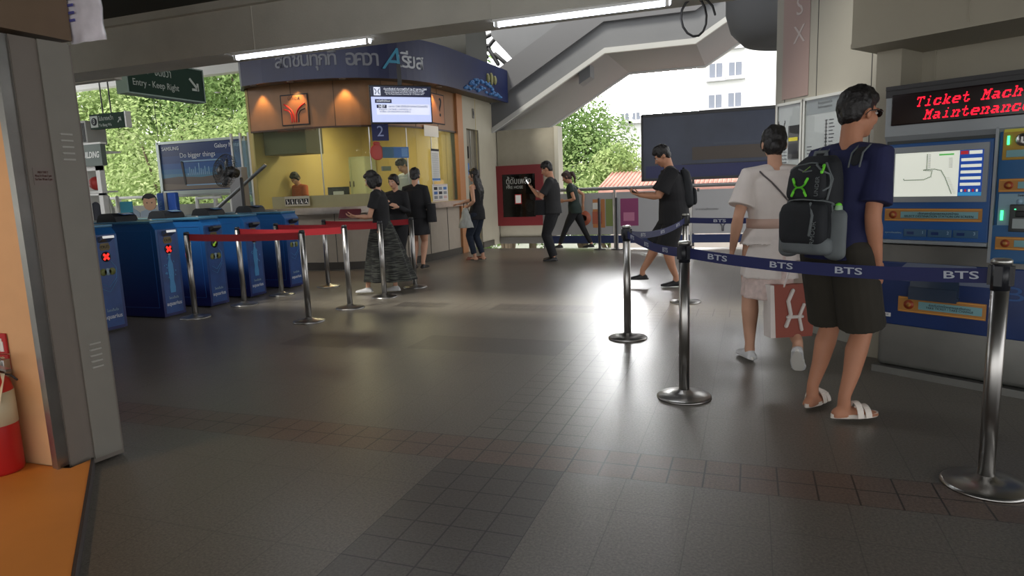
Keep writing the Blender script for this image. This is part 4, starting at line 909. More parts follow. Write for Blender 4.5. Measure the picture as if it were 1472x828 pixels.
e2=empty('air_conditioner_unit',(-11.9,9.3,2.39),0,'boxy air conditioner outdoor unit on top of the kiosk','air conditioner')
MB().box(-.35,.45,-.25,.15,0,.42,bev=.01).build('casing',M('ac_grey',(150,150,146),.5),e2); m=MB()
for k in range(9): m.box(.12+.035*k,.13+.035*k,-.262,-.25,.04,.38)
m.build('grille',dgrey,e2); MB().box(-.3,.08,-.262,-.25,.03,.39).build('dark_panel',M('ac_dark',(60,60,60),.5),e2)
# promotional cut-out: boy with card, real board thickness, on a foot
p=AY(216,300,9.6); e=empty('cutout_standee',(p.x,p.y,0),rad(12),'cardboard cut-out of a dark haired boy in grey shirt holding a blue card','standee')
def zz(py): return AY(216,py,9.6).z
m=MB(); k=1.0
m.prism([(-.24,0),(.24,0),(.24,.95),(.2,1.12),(.07,1.16),(-.07,1.16),(-.2,1.12),(-.24,.95)],0,.012,'y',m=0)
m.prism([(.135*math.cos(t),1.28+.145*math.sin(t)) for t in [i*PI/9 for i in range(18)]],-.004,.014,'y',m=1)
m.prism([(.15*math.cos(t),1.33+.13*math.sin(t)) for t in [i*PI/9 for i in range(0,10)]]+[(-.1,1.37),(0,1.35),(.12,1.38)],-.008,.016,'y',m=2)
for s in(-1,1): m.box(s*.05-.012,s*.05+.012,-.008,0,1.27,1.29,2)
m.prism([(-.24,1.0),(-.38,1.1),(-.42,1.16),(-.36,1.2),(-.22,1.1)],-.002,.010,'y',m=0); m.box(-.62,-.36,-.006,.008,1.1,1.32,3)
m.build('printed_board',[M('shirt_print',(150,165,180),.6),M('skin_print',(190,150,120),.6),M('hair_print',(30,30,34),.6),M('card_print',(60,150,175),.5)],e); MB().box(-.2,.2,0,.3,0,.02).build('foot',white,e)
p=AY(236,295,9.9); e=empty('blue_totem_sign',(p.x,p.y,0),0,'rounded blue and white totem sign standing beside the boy cut-out','sign')
MB().box(-.18,.02,0,.1,0,1.46,bev=.03).build('blue_half',M('totem_blue',(40,90,165),.4),e); MB().box(.02,.09,-.01,.1,0,1.46).build('pale_post',alum,e); MB().box(.09,.3,0,.1,0,1.46,bev=.03).build('blue_end',M('totem_bright',(35,90,185),.4),e); text('บริการ',.12,(-.08,-.01,1.15),e,M('totem_text',(110,160,205),.5),rot=(PI/2,-PI/2,0))
# white guard rails in the paid area
def loop(pts,lb,n='guard_rail'):
    e=empty(n,(pts[0].x,pts[0].y,0),0,lb,'guard rail','white guard rails beyond the gates'); o=pts[0].copy(); o.z=0
    MB().tube([p-o for p in pts],.028,n=10).build('bent_tube',whitepaint,e); a=pts[0]-o; MB().tube([(a.x,a.y,0),(a.x,a.y,a.z)],.035,n=10).build('upright',whitepaint,e); b=pts[-1]-o; MB().tube([(b.x,b.y,0),(b.x,b.y,b.z)],.035,n=10).build('upright',whitepaint,e)
loop([AY(283,285,10.3),AY(318,283,10.3),AY(322,290,10.3),AY(308,302,10.3),AY(300,310,10.3)],'bent white tube rail under the right half of the billboard')
loop([AY(155,283,9.9),AY(162,300,9.9)],'white upright rail just right of the kiosk'); loop([AY(168,284,10.1),AY(172,300,10.1)],'second white upright rail right of the kiosk')
loop([AY(333,285,10.2),AY(350,283,10.2),AY(356,300,10.2)],'white rail behind the black pedestal fan')
# pedestal fan
p=AY(347,258,8.9); e=empty('pedestal_fan',(p.x,p.y,0),rad(25),'black pedestal fan with wire cage standing behind the last gates','fan')
MB().lathe([(.001,0),(.24,0),(.24,.03),(.04,.06),(.03,.08),(.001,.08)],n=28).build('base',black,e)
MB().tube([(0,0,.05),(0,0,1.62)],[.035,.028],n=14).build('pole',black,e)
hc=V((-.16,-.06,1.74)); Q=Matrix.Translation(hc)@Matrix.Rotation(rad(-38),4,'Z')@Matrix.Rotation(rad(-12),4,'X')@Matrix.Rotation(PI/2,4,'X')
MB().lathe([(.001,-.16),(.07,-.15),(.09,-.02),(.07,.05),(.001,.05)],n=20,T=Q).build('motor',black,e)
m=MB()
for k in range(36):
    a=2*PI*k/36; m.tube([(.05*math.cos(a),.05*math.sin(a),.17),(.2*math.cos(a),.2*math.sin(a),.165),(.27*math.cos(a),.27*math.sin(a),.10),(.26*math.cos(a),.26*math.sin(a),.03),(.08*math.cos(a),.08*math.sin(a),.0)],.0035,n=5,T=Q)
for r,z in((.27,.10),(.14,.167),(.2,.165)): m.tube([(r*math.cos(t),r*math.sin(t),z) for t in [i*PI/12 for i in range(25)]],.005,n=5,T=Q)
m.lathe([(.001,.165),(.05,.165),(.05,.175),(.001,.18)],n=16,T=Q); m.build('cage',black,e)
for k in range(4):
    a=k*PI/2; m=MB(); R=[]
    for j in range(6):
        r=.04+.2*j/5; w=.03+.05*math.sin(PI*min(1,j/4.2)); R.append([Matrix.Rotation(a,3,'Z')@V((r,-w,.07+.02)),Matrix.Rotation(a,3,'Z')@V((r,w,.07-.02)),Matrix.Rotation(a,3,'Z')@V((r,w,.074-.02)),Matrix.Rotation(a,3,'Z')@V((r,-w,.074+.02))])
    m.rings(R,0,True,True,T=Q); m.build('fan_blade',M('blade_smoke',(50,52,55),.4),e)
a=AY(312,300,9.2);b=AY(381,238,9.2); e=empty('inclined_handrail',(a.x,a.y,0),0,'grey inclined bar rising to the right in front of the billboard end','handrail')
MB().tube([(0,0,a.z),(b.x-a.x,0,b.z)],.03,n=10).build('bar',M('rail_mid_grey',(112,116,118),.4,.6),e); MB().tube([(0,0,0),(0,0,a.z)],.03,n=10).build('upright',MC['rail_mid_grey'],e);
# grey service panel below the rail beside office
tag(MB().box(-8.80,-8.52,9.6,9.75,0,1.85).build('upright_screen',M('service_grey',(128,128,130),.5)),'plain grey upright panel at the left end of the ticket office','panel')
# hanging signs
sgn=M('sign_dark_green',(30,50,40),.75,spec=.2); sw=M('sign_white_dim',(150,158,150),.5); 
e=empty('entry_sign',(-6.3,6.06,2.49),PI/2,'dark green hanging entry sign with white arrow, below the beam','sign')
MB().box(-.53,.53,0,.14,0,.36,bev=.004).build('sign_box',sgn,e)
m=MB()
for q in((-.54,.54,-.01,.15,-.015,.0),(-.54,.54,-.01,.15,.36,.375),(-.545,-.53,-.01,.15,-.015,.375),(.53,.545,-.01,.15,-.015,.375)): m.box(*q)
m.build('edge_trim',M('sign_trim',(90,104,96),.4,.5),e)
m=MB(); m.box(-.25,-.23,.06,.08,.37,1.0); m.box(.23,.25,.06,.08,.37,1.0); m.build('hanger',dgrey,e)
text('ทางเข้า - ชิดขวา',.13,(-.22,-.006,.255),e,sw,maxw=.55); text('Entry - Keep Right',.1,(-.16,-.006,.11),e,sw,maxw=.62)
m=MB(); m.box(-.08,.08,-.002,.002,-.014,.014,T=Matrix.Translation((.38,-.006,.19))@Matrix.Rotation(rad(45),4,'Y')); m.box(-.08,0.01,-.002,.002,-.014,.014,T=Matrix.Translation((.43,-.006,.125))); m.box(-.0,0.028,-.002,.002,0,.09,T=Matrix.Translation((.425,-.006,.112))); m.build('arrow',sw,e)
pa=AY(128,166,9);pb=AY(181,183,9); w=pb.x-pa.x; e=empty('platform_sign',((pa.x+pb.x)/2,9,2.63),0,'small green hanging platform three sign with arrow, above the kiosk roof','sign')
MB().box(-w/2,w/2,0,.1,0,.26).build('sign_box',sgn,e); MB().box(w/2,w/2+.03,-.005,.105,-.01,.27).build('end_cap',whitepaint,e)
m=MB(); m.box(-w/2+.02,-w/2+.2,-.006,0,.03,.23,0); m.lathe([(.07,0),(.07,.003)],n=20,m=1,T=Matrix.Translation((-w/2+.11,-.007,.13))@Matrix.Rotation(PI/2,4,'X')); m.build('platform_disc',[sw,ink],e); text('3',.12,(-w/2+.11,-.011,.13),e,sw)
text('ไปบางหว้า',.1,(-.02,-.005,.17),e,sw,maxw=.35); text('To Bang Wa',.07,(-.05,-.005,.06),e,sw,maxw=.3)
m=MB(); m.box(-.06,.06,-.002,.002,-.01,.01,T=Matrix.Translation((.3,-.006,.13))@Matrix.Rotation(rad(-45),4,'Y')); m.box(-.06,.0,-.002,.002,-.01,.01,T=Matrix.Translation((.345,-.006,.165))); m.box(-.01,.01,-.002,.002,-.06,.0,T=Matrix.Translation((.335,-.006,.17))); m.build('arrow',sw,e)
m=MB(); m.tube([(-.14,.05,.26),(-.14,.05,1.92)],.012,n=8); m.tube([(.06,.05,.26),(.06,.05,1.92)],.012,n=8); m.build('hanger',dgrey,e)
a=AY(228,205,10.6); tag(MB().tube([(a.x,a.y,2.5),(a.x,a.y,4.75)],.006,n=6).build('hanging_wire',dgrey),'thin wire hanging straight down to the billboard corner','wire')
struct(MB().box(-16,-8.9,11.6,11.8,3.92,4.75).build('trim_6',M('gutter_pale',(225,226,222),.6)))
# ------------------------------------------------------------------ left foreground: orange wall, cabinet, platform
peach=M('peach_wall',(205,160,115),.6,var=.03); pl=M('orange_platform',(200,128,52),.5,var=.06,vs=3); greyp=M('grey_panel',(128,124,116),.5,var=.03)
struct(MB().box(-6,-3.19,2.13,2.16,0,2.1).box(-6,-3.40,2.16,2.4,0,2.1).build('wall_front',peach))
m=MB(); m.prism([(-3.15,2.12),(-3.10,2.13),(-3.10,2.24),(-2.27,1.52),(-1.5,.86),(-6,.86),(-6,2.13)],0,.055,'z',m=0); tag(m.build('orange_platform',pl),'low orange painted platform edge in the bottom left corner','platform')
m=MB()
P_=[(-3.10,2.255),(-2.255,1.525),(-1.48,.86)]
for a,b in zip(P_,P_[1:]):
    d=(V(b)-V(a)); ang=math.atan2(d.y,d.x); m.box(0,d.length,-.012,.0,0.0,.058,T=Matrix.Translation((a[0],a[1],0))@Matrix.Rotation(ang,4,'Z'))
tag(m.build('platform_edge_strip',M('edge_rubber',(50,42,40),.6)),'dark rubber strip along the platform edge','edge strip')
e=empty('service_cabinet',(-3.14,2.28,0),0,'tall grey metal service cabinet with louvres at the left edge','cabinet')
Tc=Matrix.Translation((3.14,-2.28,0))
def cb(mb,n,mt_): o=mb.build(n,mt_,e); o.data.transform(Tc); return o
cb(MB().prism([(-3.155,2.165),(-3.145,2.165),(-3.138,2.283),(-3.155,2.283)],.0,2.09,'z').prism([(-3.14,2.165),(-3.36,2.3),(-3.36,2.44),(-3.12,2.44),(-3.12,2.42),(-3.14,2.28)],0.01,2.085,'z'),'side_panel',M('grey_panel_dark',(118,110,102),.5,var=.03))
d=cb(MB().prism([(-3.135,2.286),(-3.128,2.286),(-3.112,2.425),(-3.125,2.428)],.035,2.09,'z'),'door',greyp)
m=MB()
for zc in (1.655,.62):
    for k in range(5): m.box(-3.121,-3.112,2.325,2.385,zc-.03*k,zc-.03*k+.008)
cb(m,'louvre_slots',M('louvre_pale',(165,163,156),.5))
cb(MB().box(-3.185,-3.15,2.105,2.165,.055,2.09).box(-3.155,-3.14,2.10,2.112,.055,2.09),'corner_trim',steel)
m=MB(); m.box(-3.19,-3.172,2.11,2.122,1.02,1.10); cb(m,'latch_plate',M('latch_brass',(120,95,60),.4,.7))
nt_=cb(MB().box(-3.1395,-3.137,2.185,2.275,1.42,1.50),'paper_note',M('note_grey',(122,112,106),.8)); 
text('MEA TAB 2\nMon-Fri 8 am-7 pm\nSat-Sun 10 am-7 pm',.016,None,nt_,M('note_ink',(92,62,58),.8),T=Tc@Matrix.Translation((-3.136,2.23,1.462))@Matrix.Rotation(rad(90),4,'Z')@Matrix.Rotation(PI/2,4,'X'),maxw=.08)
struct(MB().box(-6,-3.13,2.05,2.46,2.11,2.86).build('trim_7',M('brown_bulkhead',(112,92,72),.6,var=.05)))
# plastic covered leaflet hanging from bulkhead corner
a=AY(93,0,2.47); e=empty('plastic_sleeve_poster',(-3.15,2.475,2.10),0,'crinkled plastic sleeve with white leaflet hanging at the top left corner','poster')
w=AY(152,30,2.475).x+3.135; h=.5
m=MB(); n=14; R=[]
random.seed(3)
m2=MB()
for j in range(n+1):
    z=h*j/n; r=[]
    for i in range(n+1):
        r.append((w*i/n,.012*noise.noise(V((i*.25,j*.9,0)))+.004*math.sin(j*1.7),z))
    R.append(r)
vs=[p for r in R for p in r]; fs=[(j*(n+1)+i,j*(n+1)+i+1,(j+1)*(n+1)+i+1,(j+1)*(n+1)+i) for j in range(n) for i in range(n)]
m.add(vs,fs,0,True); sl=m.build('plastic_sleeve',M('plastic_sheet',(190,190,195),.12,spec=.8,coat=1,var=.15,vs=12),e)
so=sl.modifiers.new('t','SOLIDIFY'); so.thickness=.002
m=MB(); m.add([(p[0],p[1]-.004,p[2]) for p in vs if p[2]<h*.62],[f for f in fs if max(f)<(n+1)*9],0,True); lf=m.build('leaflet',M('leaflet_white',(225,220,228),.3,coat=.6,var=.12,vs=10),e); so=lf.modifiers.new('t','SOLIDIFY'); so.thickness=.001
m=MB()
for k in range(3): m.box(.02,.055,-.014,-.010,.1+.035*k,.112+.035*k,1)
m.box(.015,.05,-.014,-.010,.2,.26,0); m.box(.01,.04,-.014,-.01,.27,.3,0); m.build('leaflet_print',[M('maroon_print',(90,60,66),.6),M('violet_print',(80,80,150),.6)],e)
# extinguisher group on peach wall
c=G(2,676,.06); c=V((c.x,2.02,.055)); e=empty('fire_extinguisher',c,0,'red fire extinguisher with pale label standing against the peach wall','fire extinguisher')
rd=M('extinguisher_red',(170,28,28),.3); MB().lathe([(.001,0),(.085,0),(.09,.015),(.09,.40),(.08,.45),(.045,.485),(.03,.5),(.001,.5)],n=32).build('cylinder',rd,e)
m=MB(); m.lathe([(.0915,.24),(.0915,.40)],n=32); o=m.build('label_wrap',M('label_cream',(190,180,150),.5),e); MB().box(-.02,.045,-.096,-.085,.28,.34,0).build('label_emblem',[M('label_dark',(50,55,45),.5)],e); MB().box(.0,.06,-.09,-.072,.1,.135).build('white_sticker',paper,e)
text('ON',.03,(.035,-.094,.375),e,ink)
m=MB(); m.tube([(0,0,.5),(0,0,.54)],.02,n=12); m.box(-.01,.09,-.012,.012,.55,.57); m.box(-.01,.08,-.012,.012,.525,.535,T=Matrix.Rotation(rad(8),4,'Y')); m.build('valve_lever',steel,e)
m=MB(); m.tube([(-.02,-.01,.53),(-.1,-.03,.5),(-.12,-.03,.3)],.012,n=10); m.build('hose',black,e)
p=AY(14,560,2.08); e=empty('inspection_tag',(p.x,2.02,p.z),0,'white and yellow inspection card hanging over the extinguisher','tag')
m=MB(); m.add([(-.16,-.03,-.0),(.09,-.05,-.04),(.03,.03,.09),(-.16,.05,.09)],[(0,1,2,3)],0); m.add([(-.16,-.034,-.02),(.0,-.04,-.035),(-.08,.0,.02),(-.16,.01,.03)],[(0,1,2,3)],1); o=m.build('card',[M('card_cream',(205,190,160),.7),M('card_yellow',(200,160,60),.7)],e); q=o.modifiers.new('t','SOLIDIFY'); q.thickness=.002
p=AY(12,535,2.12); e=empty('wall_hook_bracket',(p.x,2.11,p.z),0,'small steel wall bracket with wire above the extinguisher','bracket')
MB().box(-.05,.02,-.02,.015,-.02,.07,bev=.004).build('plate',steel,e); MB().tube([(-.1,-.03,.0),(0,-.04,.01),(.06,-.02,.0),(.07,0,-.03)],.005,n=8).build('wire',dgrey,e)
p=AY(2,505,2.12); e=empty('extinguisher_wall_sign',(p.x,2.118,p.z),0,'small red sign with white extinguisher symbol on the peach wall','sign')
MB().box(-.06,.045,0,.008,-.01,.09).build('red_plate',redprint,e); MB().box(-.06,.045,0,.008,-.09,-.015).build('red_text_plate',redprint,e); m=MB(); m.box(-.0,.025,-.003,0,.0,.05); m.box(.007,.018,-.003,0,.05,.065); m.build('extinguisher_symbol',paper,e)
text('ถังดับเพลิง\nFIRE\nEXTINGUISHER',.018,(-.008,-.002,-.05),e,MC['card_cream'],maxw=.09)
# ------------------------------------------------------------------ people
def ik(a,b,l1,l2,hint):
    a=V(a);b=V(b); d=b-a; L=min(d.length,(l1+l2)*.999); n=d.normalized(); b=a+n*L
    x=(l1*l1-l2*l2+L*L)/(2*L); h=math.sqrt(max(0,l1*l1-x*x)); hv=V(hint); hv=(hv-n*hv.dot(n)).normalized()
    return a+n*x+hv*h,b
def skinmat(n,c): return M(n,c,.55,var=.05,vs=9,spec=.35)
sk1=skinmat('skin_tan',(176,122,94)); sk2=skinmat('skin_light',(196,150,124)); sk3=skinmat('skin_mid',(182,132,104))
hairm=M('black_hair',(20,17,17),.5,var=.3,vs=30,bump=.6,bs=55)
eyew=M('eye_white',(200,195,190),.3); irism=M('iris_dark',(25,18,15),.2); browm=M('eyebrow_dark',(30,22,20),.7); lipm=M('lips',(150,84,76),.5)
class Person:
    def __init__(s,H,loc,rz,label,skin,fem=False,lean=(0,0),feet=None,wrists=None,elb=None,knees=None,head=(0,0,0),hands=None,twist=0,voxel=.009,group=None,build=1.0,toes=None,sink=0,foot_pitch=(0,0)):
        s.H=H; s.fem=fem; s.vx=voxel; s.skin=skin; k=H; s.b=build
        s.e=empty('person',(loc[0],loc[1],loc[2] if len(loc)>2 else 0),rz,label,'person',group)
        lx,ly=lean
        s.pel=V((lx*.25,ly*.2,.515*k-sink)); s.waist=V((lx*.45,ly*.42,.61*k-sink)); s.chest=V((lx*.7,ly*.7,.725*k-sink)); s.ub=V((lx*.88,ly*.88,.785*k-sink)); s.neck=V((lx,ly,.832*k-sink-abs(ly)*.12))
        tw=Matrix.Rotation(twist,3,'Z'); s.tw=tw
        sw=(.090 if fem else .101)*k*build; hw=.052*k*(1.04 if fem else 1)
        s.sh=[V((lx*.93,ly*.93,.803*k-sink-abs(ly)*.1))+tw@V((sd*sw,0,0)) for sd in(-1,1)]
        s.hip=[s.pel+V((sd*hw,0,-.01*k)) for sd in(-1,1)]
        feet=feet or [(-.055*k,0,.0),(.055*k,0,.0)]
        s.toe=[V(t).normalized() if len(t)==3 else V((t[0],t[1],0)).normalized() for t in (toes or [(-.12,1,0),(.12,1,0)])]
        s.ank=[];s.kn=[];s.foot=[V(f) for f in feet]; s.fp=foot_pitch
        for i in(0,1):
            A=V(feet[i])+V((0,0,.047*k)); hint=(knees[i] if knees else (0,1,0)); kn,an=ik(s.hip[i],A,.240*k,.228*k,hint); s.kn.append(kn); s.ank.append(an)
        wr=wrists or [(-.155*k,.03,.49*k),(.155*k,.03,.49*k)]
        s.el=[];s.wr=[]
        for i in(0,1):
            hint=(elb[i] if elb else ((-.4 if i==0 else .4),-1,0)); e_,w_=ik(s.sh[i],wr[i],.178*k,.145*k,hint); s.el.append(e_); s.wr.append(w_)
        s.hands=hands or [dict(),dict()]
        yaw,pitch,roll=head
        s.HR=Matrix.Rotation(yaw,3,'Z')@Matrix.Rotation(-pitch,3,'X')@Matrix.Rotation(roll,3,'Y')
        up=s.HR@V((0,0,1)); s.hc=s.neck+V((0,.012*k,.042*k))+s.HR@V((0,.01,.064*k))*1.0
        s.body()
    def rings_torso(s,ex=0,z0=0,z1=1):
        k=s.H*s.b; f=s.fem
        L=[(s.pel-V((0,0,.045*s.H)),.070,.058),(s.pel,.098 if f else .092,.068),(s.pel.lerp(s.waist,.45),.094 if f else .09,.064),(s.waist,.071 if f else .083,.052 if f else .058),(s.waist.lerp(s.chest,.5),.078 if f else .09,.056 if f else .062),(s.chest,.086 if f else .1,.062 if f else .068),(s.ub,.088 if f else .1,.054 if f else .06),(s.sh[0].lerp(s.sh[1],.5),.078 if f else .088,.042 if f else .046),(s.neck-V((0,0,.002*s.H)),.04,.034)]
        L=L[z0:len(L)-1+z1] if z1<1 else L[z0:]
        R=[]
        for i,(c,a,b) in enumerate(L):
            t=s.tw if i+z0>=5 else Matrix.Identity(3)
            R.append([c+t@V(((a*k+ex)*math.cos(2*PI*j/24),(b*k+ex)*math.sin(2*PI*j/24),0)) for j in range(24)])
        return R
    def hand(s,mb,i):
        h=s.hands[i]; k=s.H/1.7; w=s.wr[i]; d=V(h.get('d',(s.wr[i]-s.el[i]))).normalized(); sd=-1 if i==0 else 1
        n=V(h.get('n',(-sd,0.2,0))); n=(n-d*n.dot(d)).normalized(); a=d.cross(n).normalized()   # a across the palm
        # thumb side: forward / up
        ts=V(h.get('t',(0,1,.2))); a=a if a.dot(ts)>0 else -a
        c=h.get('curl',.35); fs=8*k*.001
        Q=Matrix((a,d,n)).transposed()
        mb.ell(w+d*.045*k,(.040*k,.052*k,.0145*k),Q=Q,n=14,k=8)
        mb.tube([w-d*.01,w+d*.03*k],[.024*k,.026*k],n=10,el=.7,up=a)
        for q,(off,ln) in enumerate(((.028,.072),(.0095,.080),(-.0095,.074),(-.027,.058))):
            p=w+d*.082*k+a*off*k; dd=d.copy(); pts=[p-d*.02*k,p]; cq=c*(1+.12*q)
            for j,fr in enumerate((.45,.32,.23)):
                R=Quaternion(a,0); ang=cq*[.7,1.0,.6][j]*1.35
                ax=d.cross(n); ax=ax if ax.dot(n.cross(d))<0 else ax
                # rotate dd toward n
                dn=n; ang_tot=sum([cq*[.7,1.0,.6][m]*1.1 for m in range(j+1)])
                dd=d*math.cos(ang_tot)+dn*math.sin(ang_tot); p=p+dd*ln*fr*k; pts.append(p)
            mb.tube(pts,[.0088*k,.009*k,.0085*k,.0078*k,.0068*k],n=8)
        tb=w+d*.025*k+a*.028*k; t1=tb+(a*.6+d*.7+n*.3).normalized()*.04*k; t2=t1+(a*.25+d*.8+n*(.3+c*.5)).normalized()*.032*k; t3=t2+(d*.8+n*(.3+c*.7)-a*.1).normalized()*.024*k
        mb.tube([tb-d*.012*k,tb,t1,t2,t3],[.014*k,.013*k,.0105*k,.0095*k,.0078*k],n=8)
    def footm(s,mb,i,ex=0,shoe=False,m=0):
        k=s.H/1.7; a=s.ank[i]; t=s.toe[i]; up=V((0,0,1)); fpch=s.fp[i]
        side=t.cross(up).normalized(); 
        if fpch: t=(t*math.cos(fpch)-up*math.sin(fpch)).normalized(); up=side.cross(t).normalized()
        b=a-up*.047*s.H
        R=[]
        pr=[(-.062,.022,.03,.03),(-.05,.032,.045,.036),(-.015,.034,.065,.05),(.03,.036,.055,.055),(.075,.041,.04,.04),(.12,.045,.030,.029),(.155,.040,.022,.022),(.178,.026,.015,.016)]
        for y,wd,h,_ in pr:
            c=b+t*y*k+side*(.008*k*(1 if i else -1) if y>.1 else 0)
            ring=[]
            for j in range(16):
                an=2*PI*j/16; x=math.cos(an)*(wd*k+ex); z=math.sin(an)
                zz=(h*k+ex)*max(0,z)*1.0+ (0.0 if z<0 else 0) + (.004 if z<0 else .004)+ (z*.004 if z<0 else 0)
                ring.append(c+side*x+up*zz)
            R.append(ring)
        mb.rings(R,m,True)
        return b,t,side,up
    def body(s):
        k=s.H; mb=MB(); f=s.fem; b=s.b
        mb.rings(s.rings_torso(-.004))
        for i in(0,1):
            mb.tube([s.sh[i],s.sh[i].lerp(s.el[i],.35),s.el[i],s.el[i].lerp(s.wr[i],.25),s.el[i].lerp(s.wr[i],.6),s.wr[i]],[v*k*(.88 if f else 1)*b for v in(.031,.027,.0225,.0245,.0195,.0145)],n=14)
            mb.tube([s.neck.lerp(s.sh[i],.25)-V((0,0,.012*k)),s.sh[i]],[.032*k*b,.031*k*b],n=12)
            kp=s.kn[i]; mb.tube([s.hip[i],s.hip[i].lerp(kp,.4),s.hip[i].lerp(kp,.8),kp,kp.lerp(s.ank[i],.28)-V(s.toe[i])*.006,kp.lerp(s.ank[i],.6),s.ank[i]+V((0,0,.02*k)),s.ank[i]-V((0,0,.012*k))],[v*k*b for v in(.054,.050,.037,.0305,.033,.0255,.0185,.020)],n=16)
            s.footm(mb,i); s.hand(mb,i)
        # neck and head
        R=s.HR; hc=s.hc; q=s.H/1.72*(1.04 if f else 1.08); hp=lambda x,y,z: hc+R@V((x*q,y*q*.93,z*q*1.05))
        mb.tube([s.neck-V((0,0,.03*k)),s.neck,hp(0,-.022,-.055)],[.037*k,.0325*k*(.9 if f else 1),.031*k*(.9 if f else 1)],n=16)
        s.hp=hp; s.q=q
        mb.ell(hp(0,-.012,.022),(.073*q,.086*q,.088*q),Q=R); mb.ell(hp(0,.022,-.03),(.060*q,.066*q,.078*q),Q=R); mb.ell(hp(0,.050,-.082),(.034*q,.032*q,.026*q),Q=R,n=12,k=8)
        for sd in(-1,1):
            mb.ell(hp(sd*.034,.055,-.025),(.027*q,.030*q,.030*q),Q=R,n=12,k=8); mb.ell(hp(sd*.076,-.005,-.012),(.008*q,.020*q,.030*q),Q=R@Matrix.Rotation(sd*.25,3,'Z'),n=10,k=8)
            mb.ell(hp(sd*.03,.078,.020),(.026*q,.010*q,.007*q),Q=R,n=10,k=6)
        mb.tube([hp(0,.082,.012),hp(0,.096,-.012),hp(0,.108,-.030)],[.007*q,.0095*q,.0135*q],n=10); mb.ell(hp(0,.088,-.034),(.018*q,.012*q,.009*q),Q=R,n=10,k=6)
        mb.ell(hp(0,.080,-.058),(.024*q,.012*q,.012*q),Q=R,n=10,k=6)
        s.b_=fuse(mb,'body',s.skin,s.e,s.vx,3)
        for sd in(-1,1):
            mb=MB(); mb.ell(hp(sd*.031,.076,.004),(.0135*q,.010*q,.008*q),0,12,8,Q=R); mb.ell(hp(sd*.031,.0815,.004),(.0062*q,.006*q,.0062*q),1,10,6,Q=R); mb.build('eye',[eyew,irism],s.e)
            mb=MB(); mb.tube([hp(sd*.015,.0875,.020),hp(sd*.03,.088,.026),hp(sd*.047,.079,.021)],[.003*q,.004*q,.0025*q],n=6); mb.build('eyebrow',browm,s.e)
        mb=MB(); mb.ell(hp(0,.0905,-.054),(.020*q,.005*q,.0045*q),0,12,6,Q=R); mb.ell(hp(0,.0895,-.062),(.017*q,.005*q,.005*q),0,12,6,Q=R); mb.build('lips',lipm,s.e)
    def cloth(s,mb,name,mat,disp=.004,sm=3,vx=None,ds=9): return fuse(mb,name,mat,s.e,vx or s.vx,sm,disp,ds)
    def top(s,mat,name='shirt',sleeve=.62,ex=.014,hem=.06,sleeveless=False,loose=.01,long=False,rl=(.044,.040,.036)):
        k=s.H; mb=MB(); R=s.rings_torso(ex)
        hemr=[p+V((0,0,-hem)) for p in R[1]]
        c=s.pel; lo=[c+(p-c)*1.03+V((0,0,-hem)) for p in R[1]]
        RR=[lo]+R[1:-1]; 
        for j in range(len(RR)): 
            if j<5: RR[j]=[p+(V((p.x,p.y,0))-V((s.waist.x,s.waist.y,0))).normalized()*loose for p in RR[j]]
        nk=[s.neck+(p-s.neck)*1.18-V((0,0,.004)) for p in R[-1]]
        RR.append(nk)
        if sleeveless: RR=RR[:-2]
        mb.rings(RR)
        for i in(0,1):
            if sleeveless:
                a=s.neck.lerp(s.sh[i],.55); mb.tube([a+V((0,-.06,-.07)),a+V((0,-.02,-.005)),a+V((0,.03,-.01)),a+V((0,.06,-.075))],.016,n=8); continue
            a=s.sh[i]; pts=[s.neck.lerp(a,.3)-V((0,0,.012*k)),a+V((0,0,.0)),a.lerp(s.el[i],sleeve*.5 if not long else .5)]
            rs=[.036*k+ex*.6,rl[0]*k*.86+ex*.3,rl[1]*k*.86+ex*.3]
            if long: pts+=[s.el[i],s.el[i].lerp(s.wr[i],.5),s.el[i].lerp(s.wr[i],.93)]; rs+=[.034*k,.031*k,.024*k]
            else: pts+=[a.lerp(s.el[i],sleeve)]; rs+=[rl[2]*k+ex*.4]
            mb.tube(pts,rs,n=16,rnd=(True,False))
        return s.cloth(mb,name,mat)
    def trousers(s,mat,name='trousers',frac=1.0,flare=.0,ex=.012,thigh=.054,kneer=.040,anr=.032):
        k=s.H; mb=MB(); R=s.rings_torso(ex)
        mb.rings([[p-V((0,0,.01)) for p in R[0]]]+R[1:3]+[[s.pel.lerp(s.waist,.75)+(p-s.pel.lerp(s.waist,.45))*.95 for p in R[2]]])
        for i in(0,1):
            pts=[s.hip[i]+V((0,0,.01))];rs=[thigh*k+ex]; h,kn,an=s.hip[i],s.kn[i],s.ank[i]
            if frac<=.5: t=frac*2; pts+=[h.lerp(kn,t*.5),h.lerp(kn,t)]; rs+=[thigh*k*.98+ex+flare*.4,thigh*k*.9+ex+flare]
            else:
                pts+=[h.lerp(kn,.5),kn]; rs+=[thigh*k*.92+ex,kneer*k+ex]; t=(frac-.5)*2; pts+=[kn.lerp(an,t*.5),kn.lerp(an,t)]; rs+=[(kneer+anr)/2*k+ex,anr*k+ex+flare]
            mb.tube(pts,rs,n=18,rnd=(True,False))
        return s.cloth(mb,name,mat)
